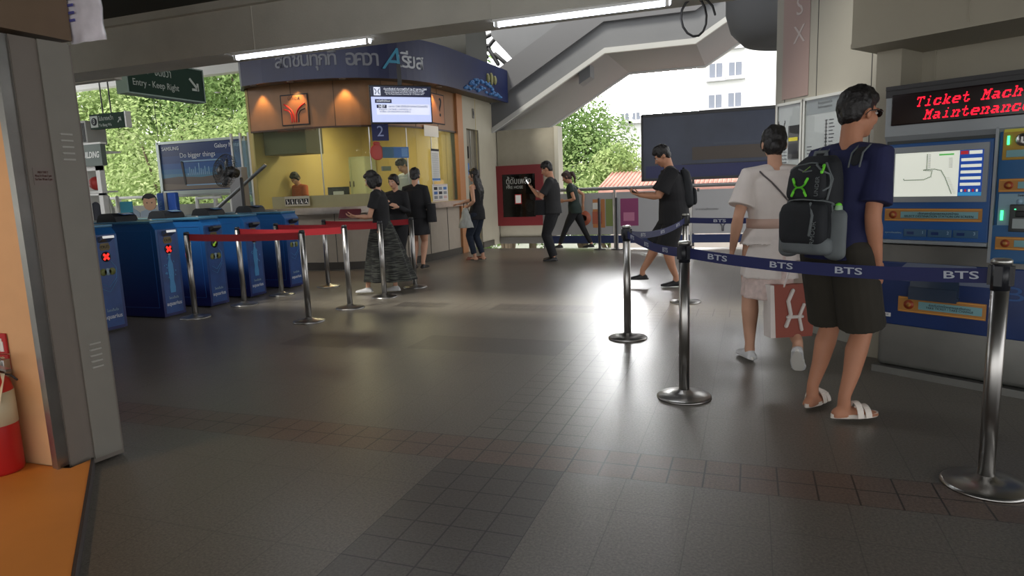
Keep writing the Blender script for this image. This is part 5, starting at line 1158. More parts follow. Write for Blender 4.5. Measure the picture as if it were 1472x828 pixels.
    def skirt(s,mat,name,zh,rx,ry,shift=(0,0),folds=8,amp=.015,top=None,disp=.003,start=3):
        k=s.H; R0=s.rings_torso(.012); base=R0[2] if start==2 else R0[3]; c0=s.pel.lerp(s.waist,.45) if start==2 else s.waist
        R=[]; n=48; z0=c0.z
        a0=(base[0]-c0).length; b0=(base[6]-c0).length
        for j in range(12):
            t=j/11; e_=t**.75; a=a0+(rx-a0)*e_; b=b0+(ry-b0)*e_; z=z0+(zh-z0)*t; cx=c0.x+(s.pel.x-c0.x)*min(1,t*2)+shift[0]*t*t; cy=c0.y+(s.pel.y-c0.y)*min(1,t*2)+shift[1]*t*t
            R.append([V((cx+(a+amp*t*math.sin(folds*2*PI*i/n+2*t))*math.cos(2*PI*i/n),cy+(b+amp*t*math.sin(folds*2*PI*i/n+2*t))*math.sin(2*PI*i/n),z)) for i in range(n)])
        return s.cloth(MB().rings(R),name,mat,disp,2)
    def hair(s,kind,mat=None):
        hp=s.hp;q=s.q;R=s.HR; mb=MB(); vx=min(.008,s.vx)
        mb.ell(hp(0,-.020,.036),(.082*q,.088*q,.090*q),Q=R,n=20,k=14)
        mb.ell(hp(0,.026,.066),(.068*q,.062*q,.040*q),Q=R)
        if kind=='short':
            mb.ell(hp(0,-.046,-.002),(.068*q,.054*q,.070*q),Q=R); mb.ell(hp(0,.0,.100),(.058*q,.056*q,.026*q),Q=R)
            for sd in(-1,1): mb.ell(hp(sd*.069,.004,.024),(.011*q,.026*q,.032*q),Q=R,n=10,k=8)
        elif kind=='bob':
            mb.ell(hp(0,-.05,-.03),(.098*q,.082*q,.105*q),Q=R); 
            for sd in(-1,1): mb.ell(hp(sd*.078,.005,-.045),(.032*q,.058*q,.090*q),Q=R,n=12,k=10)
            mb.ell(hp(0,.035,.07),(.058*q,.03*q,.026*q),Q=R)
        elif kind in('long','pony','bun','low'):
            mb.ell(hp(0,-.05,-.01),(.074*q,.062*q,.08*q),Q=R)
            for sd in(-1,1): mb.ell(hp(sd*.066,.005,.0),(.018*q,.035*q,.055*q),Q=R,n=10,k=8)
            if kind=='long':
                for sd in(-1,0,1): 
                    a=hp(sd*.055,-.045,-.03); mb.tube([a,a+V((sd*.01,-.035,-.12)),s.neck+V((sd*.06,-.085,-.12)),s.neck+V((sd*.05,-.09,-.27))],[.042,.045,.042,.02],n=12)
            if kind=='pony':
                a=hp(0,-.10,.04); mb.tube([a,a+V((0,-.06,0)),a+V((0,-.10,-.08)),a+V((0,-.11,-.20))],[.022,.034,.032,.012],n=12)
            if kind=='bun': mb.ell(hp(0,-.115,-.03),(.045*q,.036*q,.045*q),Q=R)
            if kind=='low': mb.ell(hp(0,-.10,-.05),(.04*q,.035*q,.04*q),Q=R)
        return fuse(mb,'hair',mat or hairm,s.e,min(vx,.007),2,.009,30)
    def shoes(s,mat,sole,kind='shoe',name='shoe'):
        for i in(0,1):
            mb=MB(); b,t,side,up=s.footm(mb,i,.007); k=s.H/1.7
            if kind!='shoe':
                mb=MB()
            else: mb.tube([s.ank[i]-up*.02*k,s.ank[i]-up*.005*k],[.036*k,.034*k],n=14,rnd=(True,False))
            so=MB(); R=[]
            for z in(-.001,.02):
                R.append([b+t*((.056+.128*math.cos(a))*k)+side*((.040+.010*math.cos(a))*k*math.sin(a)+(.006*k if i else -.006*k)*(math.cos(a)>0))+up*z for a in [2*PI*j/32 for j in range(32)]])
            so.rings(R,0,False)
            if kind=='sandal':
                sh=so.build('sandal_sole',sole,s.e)
                for y,wd in((.055,.016),(.10,.016)):
                    st=MB(); RR=[]
                    for j in range(13):
                        a=PI*j/12; x=math.cos(a)*.052*k; z=math.sin(a)*(.072 if y<.08 else .052)*k+.008
                        c=b+t*y*k+side*(x+(.008*k if i else -.008*k))+up*z; nn=(side*math.cos(a)+up*math.sin(a)).normalized()
                        RR.append([c-t*wd*k,c+t*wd*k,c+t*wd*k+nn*.005,c-t*wd*k+nn*.005])
                    st.rings(RR,0,False); bq=st.build('sandal_strap',mat,sh)
                    MB().tube([b+t*y*k+side*.03*k+up*(.06 if y<.08 else .048)*k-t*.012,b+t*y*k+side*.03*k+up*(.06 if y<.08 else .048)*k+t*.012],.006,n=6).build('strap_buckle',mat,bq)
            elif kind=='flat':
                o=so.build('shoe_sole',sole,s.e); st=MB(); RR=[]
                for j in range(11):
                    a=PI*j/10; c=b+t*.1*k+side*math.cos(a)*.05*k+up*(math.sin(a)*.045*k+.008); nn=(side*math.cos(a)+up*math.sin(a)); RR.append([c-t*.03,c+t*.045,c+t*.04+nn*.006,c-t*.03+nn*.006])
                st.rings(RR,0,False).build('shoe_upper',mat,o)
            else:
                o=fuse(mb,name,mat,s.e,s.vx*.8,2); so.build('shoe_sole',sole,o)
    def W(s,p): return Matrix.Translation(s.e.location)@Matrix.Rotation(s.e.rotation_euler.z,4,'Z')@V(p)
def head_to(view_deg):
    """rotation so that the figure faces view_deg clockwise from the camera's viewing direction"""
    return rad(20-view_deg)
blackcl=M('black_cloth',(20,20,24),.85,var=.15,vs=8); darkcl=M('charcoal_cloth',(34,34,36),.85,var=.1,vs=8); greencl=M('dark_green_cloth',(30,44,40),.85,var=.1); denim=M('dark_denim',(28,38,54),.85,var=.2,vs=30)
navyt=M('navy_tee',(28,32,72),.85,var=.14,vs=8,bump=.2,bs=12); khaki=M('dark_khaki',(44,40,32),.9,var=.1,vs=8,bump=.2,bs=15); whitecl=M('white_cloth',(215,206,200),.85,var=.04,bump=.2,bs=14); lacem=M('white_lace',(205,185,178),.9,var=.14,vs=26,bump=.5,bs=60)
shoew=M('white_shoe',(205,205,205),.5); shoeb=M('black_shoe',(18,18,20),.4); soleg=M('sole_dark',(30,28,28),.7); solew=M('sole_white',(215,212,205),.6)
# ---- man at the ticket machine: faces right and away, leaning in
mloc=(.43,3.92)
man=Person(1.77,mloc,head_to(60),'man in navy t-shirt, dark shorts and white sandals looking at the ticket machine',sk1,lean=(.0,.10),feet=[(-.12,.02,.022),(.10,-.02,.022)],toes=[(-.15,1,0),(.45,1,0)],
  wrists=[(-.20,.10,.90),(.20,.06,.86)],elb=[(-.15,-1,0),(.15,-1,0)],head=(rad(-15),rad(8),0),hands=[dict(curl=.6,n=(1,0,0)),dict(curl=.45,n=(-1,.1,0),t=(0,1,0))],voxel=.0075,build=.97)
man.top(navyt,'t_shirt',sleeve=.80,ex=.016,hem=.03,rl=(.043,.042,.043)); man.trousers(khaki,'shorts',.47,flare=.012,ex=.02); man.hair('short')
man.shoes(M('sandal_white',(225,215,205),.5),M('sandal_sole_white',(215,205,195),.6),'sandal')
hp=man.hp; R=man.HR; mb=MB()
gm=M('sunglass_black',(18,12,14),.15)
for sd in(-1,1):
    mb.ell(hp(sd*.034,.098,.006),(.031,.006,.023),0,16,8,Q=R@Matrix.Rotation(-sd*.2,3,'Z')); mb.tube([hp(sd*.064,.088,.010),hp(sd*.083,.03,.008),hp(sd*.083,-.01,.0),hp(sd*.08,-.03,-.02)],[.004,.0035,.003,.002],n=6)
mb.tube([hp(-.012,.102,.01),hp(.012,.102,.01)],.003,n=6); mb.build('sunglasses',gm,man.e)
# ---- backpack on his back
def backpack(owner,off,scale,label,lp,fancy=True):
    e=empty('backpack',owner.W(off),owner.e.rotation_euler.z,label,'backpack'); s_=scale
    bk=M('backpack_black',(24,27,32),.8,var=.15,vs=20,bump=.15,bs=50); gy=M('backpack_grey',(98,104,106),.75,var=.08,vs=10); gn=M('neon_green',(120,230,60),.6)
    def shell(z0,z1,w0,w1,d0,d1,y0,n=28,pw=3.2):
        R=[]
        for j in range(15):
            t=j/14; z=z0+(z1-z0)*t; ed=(1-abs(2*t-1)**4)**.5*.35+.65 if 0<t<1 else .62
            w=(w0+(w1-w0)*t)*ed; d=(d0+(d1-d0)*t)*ed; r=[]
            for i in range(n):
                a=2*PI*i/n; ca,sa=math.cos(a),math.sin(a); q=(abs(ca)**pw+abs(sa)**pw)**(-1/pw); r.append((w/2*q*ca*s_,(y0-d/2+d/2*q*sa)*s_,z*s_))
            R.append(r)
        return MB().rings(R)
    main=fuse(shell(0,.50,.31,.25,.19,.12,0),'main_compartment',bk,e,.008,5,.005,7)
    bvh=BVHTree.FromPolygons([v.co.copy() for v in main.data.vertices],[list(p.vertices) for p in main.data.polygons])
    if not fancy:
        fuse(shell(.04,.26,.24,.22,.06,.05,-.15),'front_pocket',bk,e,.008,4,.003,8)
        MB().box(-.04,.04,-.225,-.21,.2,.24).build('reflective_patch',M('patch_grey',(120,125,125),.4),e)
    else:
        pk=fuse(shell(.27,.455,.23,.19,.09,.06,-.115),'upper_pocket',bk,e,.007,4,.003,8)
        pk2=fuse(shell(.035,.27,.27,.26,.10,.10,-.12),'lower_pocket',bk,e,.007,4,.003,8)
        vs=[];fs=[]
        for o in(main,pk,pk2):
            o0=len(vs); vs+=[v.co.copy() for v in o.data.vertices]; fs+=[[o0+i for i in p.vertices] for p in o.data.polygons]
        bvh=BVHTree.FromPolygons(vs,fs)
        def drape(pts,r,m=0,mb=None,closed=False,off=.002):
            P=[]
            for (x,z) in pts:
                h=bvh.ray_cast(V((x*s_,-1,z*s_)),V((0,1,0)))
                if h[0] is not None: P.append(h[0]+V((0,-off,0)))
            if len(P)>1: mb.tube(P,r,n=6,m=m)
        mb=MB()
        arc=lambda cx,cz,rx,rz,a0,a1,n=14:[(cx+rx*math.cos(rad(a0+(a1-a0)*i/n)),cz+rz*math.sin(rad(a0+(a1-a0)*i/n))) for i in range(n+1)]
        drape(arc(0,.36,.115,.105,200,-20,24),.005,0,mb); drape(arc(0,.25,.135,.03,180,0,20),.005,0,mb); drape([(-.13,.25),(-.14,.15),(-.12,.04)],.005,0,mb); drape([(.13,.25),(.14,.15),(.12,.04)],.005,0,mb); drape([(.06,.26),(.085,.2),(.07,.1)],.007,0,mb)
        drape([(-.14,.42),(-.12,.30)],.004,0,mb); drape([(.11,.28),(.12,.38),(.08,.46)],.006,0,mb); mb.build('grey_piping',gy,e)
        # interlocked arcs emblem
        mb=MB()
        for dx in(0,.0035,-.0035): 
            drape(arc(-.01,.375,.036,.034,195,345,14),.0052,0,mb,off=.004); drape(arc(-.01,.308,.036,.034,15,165,14),.0052,0,mb,off=.004)
        for sx in(-1,1):
            drape([(-.01+sx*.033,.366),(-.01+sx*.042,.385)],.007,0,mb,off=.004); drape([(-.01+sx*.033,.317),(-.01+sx*.042,.300)],.007,0,mb,off=.004)
        mb.build('green_emblem',gn,e)
        mb=MB(); drape([(-.03,.435),(.01,.42),(.045,.425)],.004,0,mb); mb.build('grey_mark',gy,e); mb=MB(); drape([(.0,.42),(.03,.445)],.0028,0,mb,off=.004); mb.build('green_mark',M('dull_green',(110,140,70),.6),e)
        for (a,b,r) in(((-.01,.475),(.0,.505),.009),((.075,.45),(.095,.415),.008)):
            mb=MB(); drape([a,b],r,0,mb,off=.008); 
            if mb.v: mb.build('zip_pull',gn,e)
        h1=bvh.ray_cast(V((.09*s_,-1,.17*s_)),V((0,1,0)))[0]
        text('ARMOUR',.034,(.092*s_,h1.y-.006,.10*s_),e,gy,rot=(PI/2,rad(-85),0),name='lettering'); 
        text('UNDER',.03,(.098*s_,h1.y+.008,.345*s_),e,gy,rot=(PI/2,rad(-85),0),name='lettering')
        fuse(shell(-.012,.09,.30,.30,.19,.2,-.012),'base_panel',gy,e,.008,4,.003,8)
        for sd in(-1,1): fuse(MB().tube([(sd*.135*s_,-.10*s_,.0),(sd*.145*s_,-.10*s_,.2*s_)],[.036*s_,.032*s_],n=16,el=1.7),'side_pocket',gy,e,.007,3,.003,9)
        MB().tube([(.15*s_,-.10*s_,.1),(.15*s_,-.10*s_,.235)],[.022,.02],n=12).build('bottle_neck',M('bottle_clear',(170,200,170),.15,alpha=.7),e); MB().tube([(.15*s_,-.10*s_,.225),(.15*s_,-.10*s_,.245)],[.016,.016],n=12).build('bottle_cap',gn,e)
    # straps follow the shoulders
    li=lambda p: owner.e.rotation_euler and (V(p)-V(off))
    for i in(0,1):
        a=owner.neck.lerp(owner.sh[i],.62); k=owner.H
        pts=[a+V((0,-.125,-.07)),a+V((0,-.10,.0)),a+V((0,-.04,.040)),a+V((0,.03,.035)),a+V((0,.095,-.03)),a+V((0,.12,-.13)),a+V((.02*(1 if i else -1),.10,-.24)),a+V((.05*(1 if i else -1),.0,-.32)),a+V((.03*(1 if i else -1),-.10,-.36))]
        L=[li(p) for p in pts]; mb=MB(); RR=[]
        for j,p in enumerate(L):
            t=(L[min(len(L)-1,j+1)]-L[max(0,j-1)]).normalized(); sdv=V((1,0,0)); nn=t.cross(sdv).normalized(); w=.03 if j<6 else .012
            RR.append([p-sdv*w-nn*.006,p+sdv*w-nn*.006,p+sdv*w+nn*.006,p-sdv*w+nn*.006])
        mb.rings(RR,0,True); st=mb.build('shoulder_strap',bk if True else gy,e)
        q=st.modifiers.new('s','SUBSURF'); q.levels=q.render_levels=2
        if fancy:
            mb=MB(); 
            for sx in(-1,1): mb.tube([p+V((sx*(.03 if j<6 else .012),0,.002)) for j,p in enumerate(L)],.0045,n=6)
            mb.build('strap_edging',gy,st)
    mb=MB(); mb.tube([(-.04*s_,-.05*s_,.47*s_),(-.03*s_,-.04*s_,.52*s_),(.03*s_,-.04*s_,.52*s_),(.04*s_,-.05*s_,.47*s_)],.010,n=8); mb.build('top_handle',gy if fancy else bk,e)
    if fancy:
        mb=MB(); mb.tube([(.13*s_,-.03,.03),(.17,.06,.10),(.19,.13,.22)],.009,n=6); mb.tube([(.17,.08,.02),(.18,.09,-.07)],.016,n=8,el=.3); mb.build('compression_strap',gy,e)
    return e
backpack(man,(-.035,-.055,.925),1.0,'black and grey backpack with neon green emblem, worn by the man at the machine',None)
# ---- woman in white
wl=(.13,4.95)
wm=Person(1.66,wl,head_to(6),'woman in white dress with black bun walking away beside the backpack man',sk2,True,lean=(.03,.03),feet=[(-.10,.10,.018),(.13,-.24,.10)],toes=[(-.1,1,0),(.35,1,0)],foot_pitch=(0,rad(48)),
  wrists=[(-.24,.06,.83),(.24,.0,.86)],head=(rad(-10),rad(4),0),hands=[dict(curl=.35,n=(1,0,0)),dict(curl=.8,n=(-1,0,0))],voxel=.008,build=1.12)
wm.top(whitecl,'dress_bodice',sleeve=.72,ex=.018,hem=-.02,loose=.006,rl=(.05,.052,.052)); wm.skirt(whitecl,'dress_skirt',.64,.205,.185,(0,-.03),7,.014); wm.skirt(lacem,'lace_hem',.50,.20,.19,(0,-.05),9,.012)
k=wm.H; mb=MB(); mb.rings([[wm.waist+(p-wm.waist)*1.06+V((0,0,dz)) for p in wm.rings_torso(.03)[3]] for dz in(-.035,.03)],0,True); mb.build('waistband',M('waist_pink',(190,160,146),.85),wm.e)
wm.hair('bun'); wm.shoes(shoew,solew)
for i in(0,1):
    pass
bod=[c for c in wm.e.children if c.name.startswith(('dress_bodice','dress_skirt'))]
vs=[];fs=[]
for o in bod:
    o0=len(vs); vs+=[v.co.copy() for v in o.data.vertices]; fs+=[[o0+i for i in p.vertices] for p in o.data.polygons]
bvh=BVHTree.FromPolygons(vs,fs); pts=[wm.sh[0]+V((.05,.02,.062))]; A=wm.sh[0]+V((.055,0,.03)); B=wm.waist+V((.20,0,.0))
for i in range(16):
    p=A.lerp(B,i/15); h=bvh.ray_cast(V((p.x,-1,p.z)),V((0,1,0)))
    if h[0] is not None: pts.append(h[0]+V((0,-.006,0)))
mb=MB(); mb.tube(pts,.006,n=6); bg=empty('crossbody_bag',wm.W(V((.22,.02,.86))),wm.e.rotation_euler.z,'small dark shoulder bag on thin strap across the back of the woman in white','bag')
o=mb.build('thin_strap',M('strap_grey',(90,84,84),.7),bg); o.data.transform(Matrix.Translation(-V((.22,.02,.86)))); MB().box(-.03,.04,-.1,.1,-.02,.14,bev=.02).build('pouch',M('pouch_dark',(60,50,52),.7),bg)
def bag(name,at_,label,mat,w,d,h,wr,cat='bag',taper=.7,disp=.01):
    e=empty(name,at_,0,label,cat); mb=MB(); R=[]
    for j in range(8):
        t=j/7; f=1-(1-taper)*t; R.append([(w/2*f*math.cos(a)*(1 if abs(math.cos(a))>.5 else 1),d/2*f*math.sin(a),h*t) for a in [2*PI*i/20 for i in range(20)]])
    mb.rings(R); fuse(mb,'bag_body',mat,e,.009,3,disp,14); return e
sp=wm.W(V((.19,.06,.36))); sp=AY(1136,482,4.8); e=empty('shopping_bag',(sp.x,sp.y,sp.z),rad(25),'red and white printed shopping bag held low behind the dark shorts','bag')
MB().prism([(-.13,0),(.13,0),(.15,.36),(-.15,.36)],-.05,.05,'y').build('bag_body',M('bag_red',(140,66,50),.6),e); m=MB(); m.prism([(-.165,.0),(-.13,0),(-.15,.36),(-.175,.36)],-.052,.052,'y'); m.tube([(-.06,-.055,.08),(-.03,-.055,.16),(-.05,-.055,.25),(-.02,-.055,.32)],.014,n=8); m.tube([(.05,-.055,.05),(.03,-.055,.14),(.06,-.055,.22)],.012,n=8); m.tube([(-.05,-.055,.14),(.05,-.055,.14)],.012,n=8); m.build('white_print',whitecl,e)
m=MB(); 
for y in(-.05,.05): m.tube([(-.08,y,.35),(-.03,y,.50),(.03,y,.50),(.08,y,.35)],.006,n=6)
m.build('handle',whitecl,e)
bp2=AY(1146,470,4.85); pe=bag('plastic_bag',(bp2.x,bp2.y,bp2.z),'translucent white plastic bag hanging just right of the red shopping bag',frost('plastic_translucent',(195,185,172),.4),.16,.12,.46,None,taper=.4)
# ---- walking man with phone and backpack, profile left
bm_=Person(1.77,(-.885,8.50),head_to(-82),'man in black shirt and long shorts walking left while reading a phone',sk3,lean=(0,.07),feet=[(-.06,.0,.015),(.07,.44,.015)],toes=[(-.1,1,0),(.05,1,0)],foot_pitch=(rad(0),0),
  wrists=[(-.07,.44,1.16),(.02,.42,1.17)],elb=[(-.5,-.3,-1),(.5,-.3,-1)],head=(0,rad(32),0),hands=[dict(curl=.5,n=(0,.2,1),d=(.1,1,.25),t=(1,0,0)),dict(curl=.5,n=(0,.2,1),d=(-.1,1,.25),t=(-1,0,0))],voxel=.009,build=1.08)
bm_.top(blackcl,'shirt',sleeve=.8,ex=.03,hem=.12,loose=.03,rl=(.052,.05,.05)); bm_.trousers(blackcl,'shorts',.5,flare=.02,ex=.028); bm_.hair('short'); bm_.shoes(shoeb,soleg)
backpack(bm_,(0,-.06,.98),.95,'plain black backpack on the walking man in the black shirt',None,False)
def phone(p,rz,tilt,label,c=(20,20,24)):
    e=empty('phone',p,rz,label,'phone'); T=Matrix.Rotation(tilt,4,'X'); o=MB().box(-.036,.036,-.075,.075,-.004,.004,bev=.003,T=T).build('phone_body',M('phone_dark',c,.3),e); MB().box(-.033,.033,-.068,.068,.004,.005,T=T).build('phone_screen',M('phone_screen',(90,110,130),.15,emit=.25),e)
phone(bm_.W(V((-.025,.55,1.225))),bm_.e.rotation_euler.z,rad(25),'dark phone held out by the walking man')
# ---- man reading phone by the hose cabinet
m1=Person(1.72,(-3.22,11.08),head_to(-75),'man in dark shirt and trousers standing and holding up a phone, far middle',sk3,lean=(0,.02),feet=[(-.08,0,.02),(.08,.04,.02)],wrists=[(-.12,.33,1.27),(.1,.30,1.22)],elb=[(-.5,-.4,-1),(.5,-.4,-1)],head=(0,rad(22),0),
  hands=[dict(curl=.55,d=(.2,.7,.7),n=(.3,-.5,.6),t=(1,0,.3)),dict(curl=.5,d=(-.3,.8,.5),n=(-.3,-.4,.6),t=(-1,0,.3))],voxel=.01,build=1.05)
m1.top(darkcl,'shirt',sleeve=.75,ex=.02,hem=.05,loose=.012); m1.trousers(blackcl,ex=.014,anr=.034); m1.hair('short'); m1.shoes(shoeb,soleg)
phone(m1.W(V((-.08,.41,1.36))),m1.e.rotation_euler.z,rad(60),'pale phone held up by the standing man in dark clothes',(150,150,155))
sb=m1.W(V((-.12,.20,.82))); bag('messenger_bag',sb,'dark bag hanging at the front of the standing man with the phone',blackcl,.22,.12,.26,None,taper=.85,disp=.004)
# ---- woman with ponytail walking left
w1=Person(1.60,(-3.30,13.0),head_to(-78),'woman with ponytail in dark top and leggings striding left by the railing',sk3,True,lean=(0,.10),feet=[(-.04,.36,.015),(.05,-.30,.015)],toes=[(0,1,0),(0,1,0)],wrists=[(-.16,.22,1.0),(.20,-.12,.88)],head=(0,rad(28),0),voxel=.01)
w1.top(greencl,'top',sleeve=.45,ex=.016,hem=.08,loose=.012); w1.trousers(blackcl,'leggings',.98,ex=.006,kneer=.034,anr=.024); w1.hair('pony',M('brown_hair',(54,34,28),.5)); w1.shoes(shoeb,soleg)
# ---- woman in tank top at counter
tk=Person(1.66,(-4.68,11.16),head_to(-62),'woman with long black hair in black tank top and dark jeans at the counter',sk2,True,lean=(0,.0),feet=[(-.07,.05,.02),(.07,-.04,.02)],wrists=[(-.20,.10,.98),(.10,.42,1.04)],elb=[(-.6,-1,-.2),(.3,-.6,-1)],head=(rad(6),rad(4),0),
  hands=[dict(curl=.85,d=(.1,.8,-.4),n=(.3,-.2,-.9)),dict(curl=.3,d=(0,1,0),n=(0,0,-1),t=(-1,0,0))],voxel=.009)
tk.top(blackcl,'tank_top',ex=.012,hem=.10,sleeveless=True,loose=.006); tk.trousers(denim,'jeans',.95,ex=.008,kneer=.036,anr=.026); tk.hair('long'); tk.shoes(M('sandal_brown',(120,70,60),.6),soleg,'flat')
p=tk.W(V((-.21,.12,.52))); tkb=bag('plastic_bag',(p.x,p.y,.62),'white translucent plastic bag hanging from the hand of the woman in tank top',frost('plastic_white',(205,208,204),.35),.30,.16,.36,None,taper=.25,disp=.015)
p=tk.W(V((.0,.24,.60))); hb=bag('handbag',(p.x,p.y,.66),'dark round handbag hanging at the side of the woman in tank top',M('dark_leather',(26,24,30),.4),.22,.10,.24,None,taper=.8,disp=.003); m=MB(); m.tube([(-.06,0,.22),(-.03,0,.40),(.03,0,.40),(.06,0,.22)],.008,n=6); m.build('handle',MC['dark_leather'],hb)
# ---- skirt woman walking left with folder
pat=bpy.data.materials.new('patterned_skirt'); pat.use_nodes=True; nt=pat.node_tree; b=nt.nodes['Principled BSDF']; tc=nt.nodes.new('ShaderNodeTexCoord'); mp=nt.nodes.new('ShaderNodeMapping'); mp.inputs['Scale'].default_value=(3,3,34); n_=nt.nodes.new('ShaderNodeTexNoise'); n_.inputs['Scale'].default_value=2.2; n_.inputs['Detail'].default_value=3; r=nt.nodes.new('ShaderNodeValToRGB'); r.color_ramp.elements[0].position=.46; r.color_ramp.elements[0].color=lin((24,25,24))+(1,); r.color_ramp.elements[1].position=.6; r.color_ramp.elements[1].color=lin((70,72,66))+(1,)
nt.links.new(tc.outputs['Object'],mp.inputs[0]); nt.links.new(mp.outputs[0],n_.inputs[0]); nt.links.new(n_.outputs['Fac'],r.inputs[0]); nt.links.new(r.outputs[0],b.inputs['Base Color']); b.inputs['Roughness'].default_value=.85
sk=Person(1.60,(-4.50,7.55),head_to(-85),'woman with black bob in black t-shirt and long patterned skirt, walking left',sk2,True,lean=(0,.04),feet=[(-.05,.24,.02),(.05,-.10,.02)],toes=[(0,1,0),(0,1,0)],wrists=[(-.08,.33,1.02),(.10,.30,1.0)],elb=[(-.5,-.6,-1),(.5,-.6,-1)],head=(0,rad(24),0),
  hands=[dict(curl=.4,d=(.1,1,0),n=(.5,0,.8),t=(0,0,1)),dict(curl=.4,d=(-.1,1,0),n=(-.5,0,.8),t=(0,0,1))],voxel=.009)
sk.top(blackcl,'t_shirt',sleeve=.6,ex=.018,hem=-.01,loose=.004); sk.skirt(pat,'long_skirt',.17,.26,.34,(0,-.06),9,.025); sk.hair('bob'); sk.shoes(shoew,solew)
p=sk.W(V((0,.44,1.05))); fo=empty('maroon_folder',p,sk.e.rotation_euler.z,'maroon folder held in both hands by the woman in patterned skirt','folder'); fo.rotation_euler=(0,rad(-48),sk.e.rotation_euler.z); MB().box(-.075,.075,-.15,.13,-.016,-.006,bev=.003).build('front_cover',M('maroon_leather',(86,24,34),.5),fo); MB().box(-.075,.075,-.15,.13,.006,.016,bev=.003).build('back_cover',MC['maroon_leather'],fo); MB().box(-.07,.07,-.145,.125,-.006,.006).build('pages',paper,fo)
# ---- woman in black dress from behind
bd=Person(1.68,(-5.18,9.75),head_to(8),'woman in knee length black dress with back turned at ticket window',sk2,True,lean=(0,.04),feet=[(-.07,.0,.04),(.07,.02,.04)],wrists=[(-.13,.25,1.08),(.13,.22,1.08)],head=(0,rad(8),0),hands=[dict(curl=.5,n=(0,0,1)),dict(curl=.5,n=(0,0,1))],voxel=.01,build=1.06)
bd.top(blackcl,'dress_top',sleeve=1,ex=.018,hem=0,long=True,loose=.02); bd.skirt(blackcl,'dress_skirt',.60,.215,.19,(0,0),6,.012,start=2); bd.hair('low'); bd.shoes(shoeb,soleg)
p=bd.W(V((.27,-.02,.80))); b3=bag('handbag',p,'black shoulder bag at the right side of the woman in black dress',blackcl,.16,.2,.30,None,taper=.85,disp=.004)
# ---- woman behind, facing the camera side
fw=Person(1.58,(-5.32,9.40),head_to(-168),'woman in black top facing the camera, half hidden between skirt woman and black dress',sk2,True,lean=(0,.02),feet=[(-.06,0,.02),(.06,0,.02)],wrists=[(-.10,.24,1.08),(.10,.24,1.12)],head=(rad(-12),rad(14),0),hands=[dict(curl=.6,n=(1,0,.3)),dict(curl=.6,n=(-1,0,.3))],voxel=.01)
fw.top(blackcl,'top',sleeve=1,ex=.014,hem=.05,long=True); fw.trousers(blackcl,ex=.01); fw.hair('low'); fw.shoes(shoeb,soleg)
# ---- clerks inside
pc=AY(431,245,10.9); c1=Person(1.64,(pc.x+.08,pc.y,.15),head_to(-150),'ticket clerk with dark hair and orange top bending over the desk, left window',sk2,True,lean=(0,.14),feet=[(-.07,-.05,.02),(.07,-.05,.02)],sink=.0,wrists=[(-.12,.42,1.06),(.12,.40,1.06)],elb=[(-.5,-.6,-.6),(.5,-.6,-.6)],head=(rad(10),rad(42),0),voxel=.01)
c1.top(M('orange_vest',(170,84,40),.8),'top',sleeve=.6,ex=.016,hem=.04); c1.trousers(darkcl,ex=.01); c1.hair('low'); c1.shoes(shoeb,soleg)
ch=empty('office_chair',(-7.0,12.5,.15),head_to(-150),'dark office chair under the bending clerk','chair')
MB().box(-.22,.22,-.22,.22,.46,.54,bev=.03).build('seat',black,ch); MB().box(-.2,.2,-.27,-.22,.6,1.0,bev=.02).build('backrest',black,ch); MB().tube([(0,0,.05),(0,0,.48)],.03,n=10).build('column',dgrey,ch)
for q in range(5): MB().tube([(0,0,.08),(.26*math.cos(q*1.257),.26*math.sin(q*1.257),.04)],.02,n=8).build('leg',dgrey,ch)
pc=AY(590,240,11.0); c2=Person(1.78,(pc.x,pc.y,.15),head_to(-140),'ticket clerk in white shirt behind glass at window two, looking down',sk3,lean=(0,.08),wrists=[(-.14,.32,1.12),(.14,.30,1.1)],head=(rad(-20),rad(38),0),voxel=.01)
c2.top(M('clerk_shirt',(196,204,214),.8),'shirt',sleeve=.75,ex=.018,hem=.05,loose=.01); c2.trousers(darkcl,ex=.01); c2.hair('short'); c2.shoes(shoeb,soleg)
# ------------------------------------------------------------------ light
w=bpy.data.worlds.new('sky'); SC.world=w; w.use_nodes=True; nt=w.node_tree; bg=nt.nodes['Background']
sky=nt.nodes.new('ShaderNodeTexSky'); sky.sky_type='HOSEK_WILKIE'; sky.turbidity=9; sky.sun_direction=V((-.3,-.45,.85)).normalized(); sky.ground_albedo=.4
mx=nt.nodes.new('ShaderNodeMix'); mx.data_type='RGBA'; mx.inputs[0].default_value=.8; mx.inputs[7].default_value=(1,1,1.0,1); nt.links.new(sky.outputs[0],mx.inputs[6]); nt.links.new(mx.outputs[2],bg.inputs[0]); bg.inputs[1].default_value=WORLD
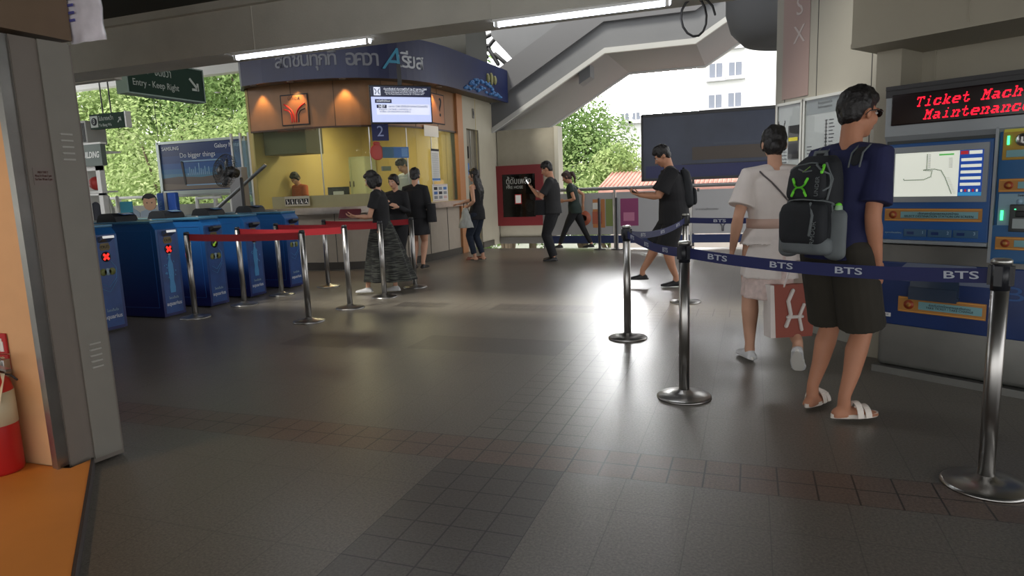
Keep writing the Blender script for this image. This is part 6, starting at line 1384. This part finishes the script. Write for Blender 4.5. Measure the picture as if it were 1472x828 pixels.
# hazy bright part of the sky ahead, beside the stairs
tcw=nt.nodes.new('ShaderNodeTexCoord'); dp=nt.nodes.new('ShaderNodeVectorMath'); dp.operation='DOT_PRODUCT'; dp.inputs[1].default_value=ray(985,52).normalized(); nt.links.new(tcw.outputs['Generated'],dp.inputs[0])
m0=nt.nodes.new('ShaderNodeMath'); m0.operation='MAXIMUM'; m0.inputs[1].default_value=0; nt.links.new(dp.outputs['Value'],m0.inputs[0])
m1_=nt.nodes.new('ShaderNodeMath'); m1_.operation='POWER'; m1_.inputs[1].default_value=110; nt.links.new(m0.outputs[0],m1_.inputs[0])
m2_=nt.nodes.new('ShaderNodeMath'); m2_.operation='MULTIPLY_ADD'; m2_.inputs[1].default_value=62; m2_.inputs[2].default_value=WORLD; nt.links.new(m1_.outputs[0],m2_.inputs[0]); nt.links.new(m2_.outputs[0],bg.inputs[1])
L=bpy.data.lights.new('sun','SUN'); L.energy=SUN; L.angle=rad(12); L.color=(1,.96,.86); o=bpy.data.objects.new('sun',L); COL.objects.link(o); o.rotation_euler=V((-.3,-.45,.85)).to_track_quat('Z','Y').to_euler()
# warm shop lamp above orange platform
e=empty('shop_lamp',(-3.7,1.1,2.81),0,'warm round ceiling lamp over the orange platform, above the frame','lamp'); MB().lathe([(.001,0),(.11,0),(.12,.04),(.001,.05)],n=24).build('lamp_body',white,e); MB().lathe([(.001,-.012),(.09,-.012),(.09,0),(.001,0)],n=24).build('lamp_glass',M('warm_glow',(255,190,110),.3,emit=6),e)
L=bpy.data.lights.new('shop_light','SPOT'); L.energy=WARM; L.color=(1,.66,.36); L.spot_size=rad(118); L.spot_blend=.7; L.shadow_soft_size=.1; o=bpy.data.objects.new('shop_light',L); COL.objects.link(o); o.location=(-3.7,1.1,2.74)
vs_=SC.view_settings; SC.display_settings.display_device='sRGB'; vs_.view_transform='Standard'; vs_.look='None'; vs_.exposure=EXPO; vs_.gamma=1; vs_.use_curve_mapping=False
SC.cycles.max_bounces=8; SC.cycles.transparent_max_bounces=16
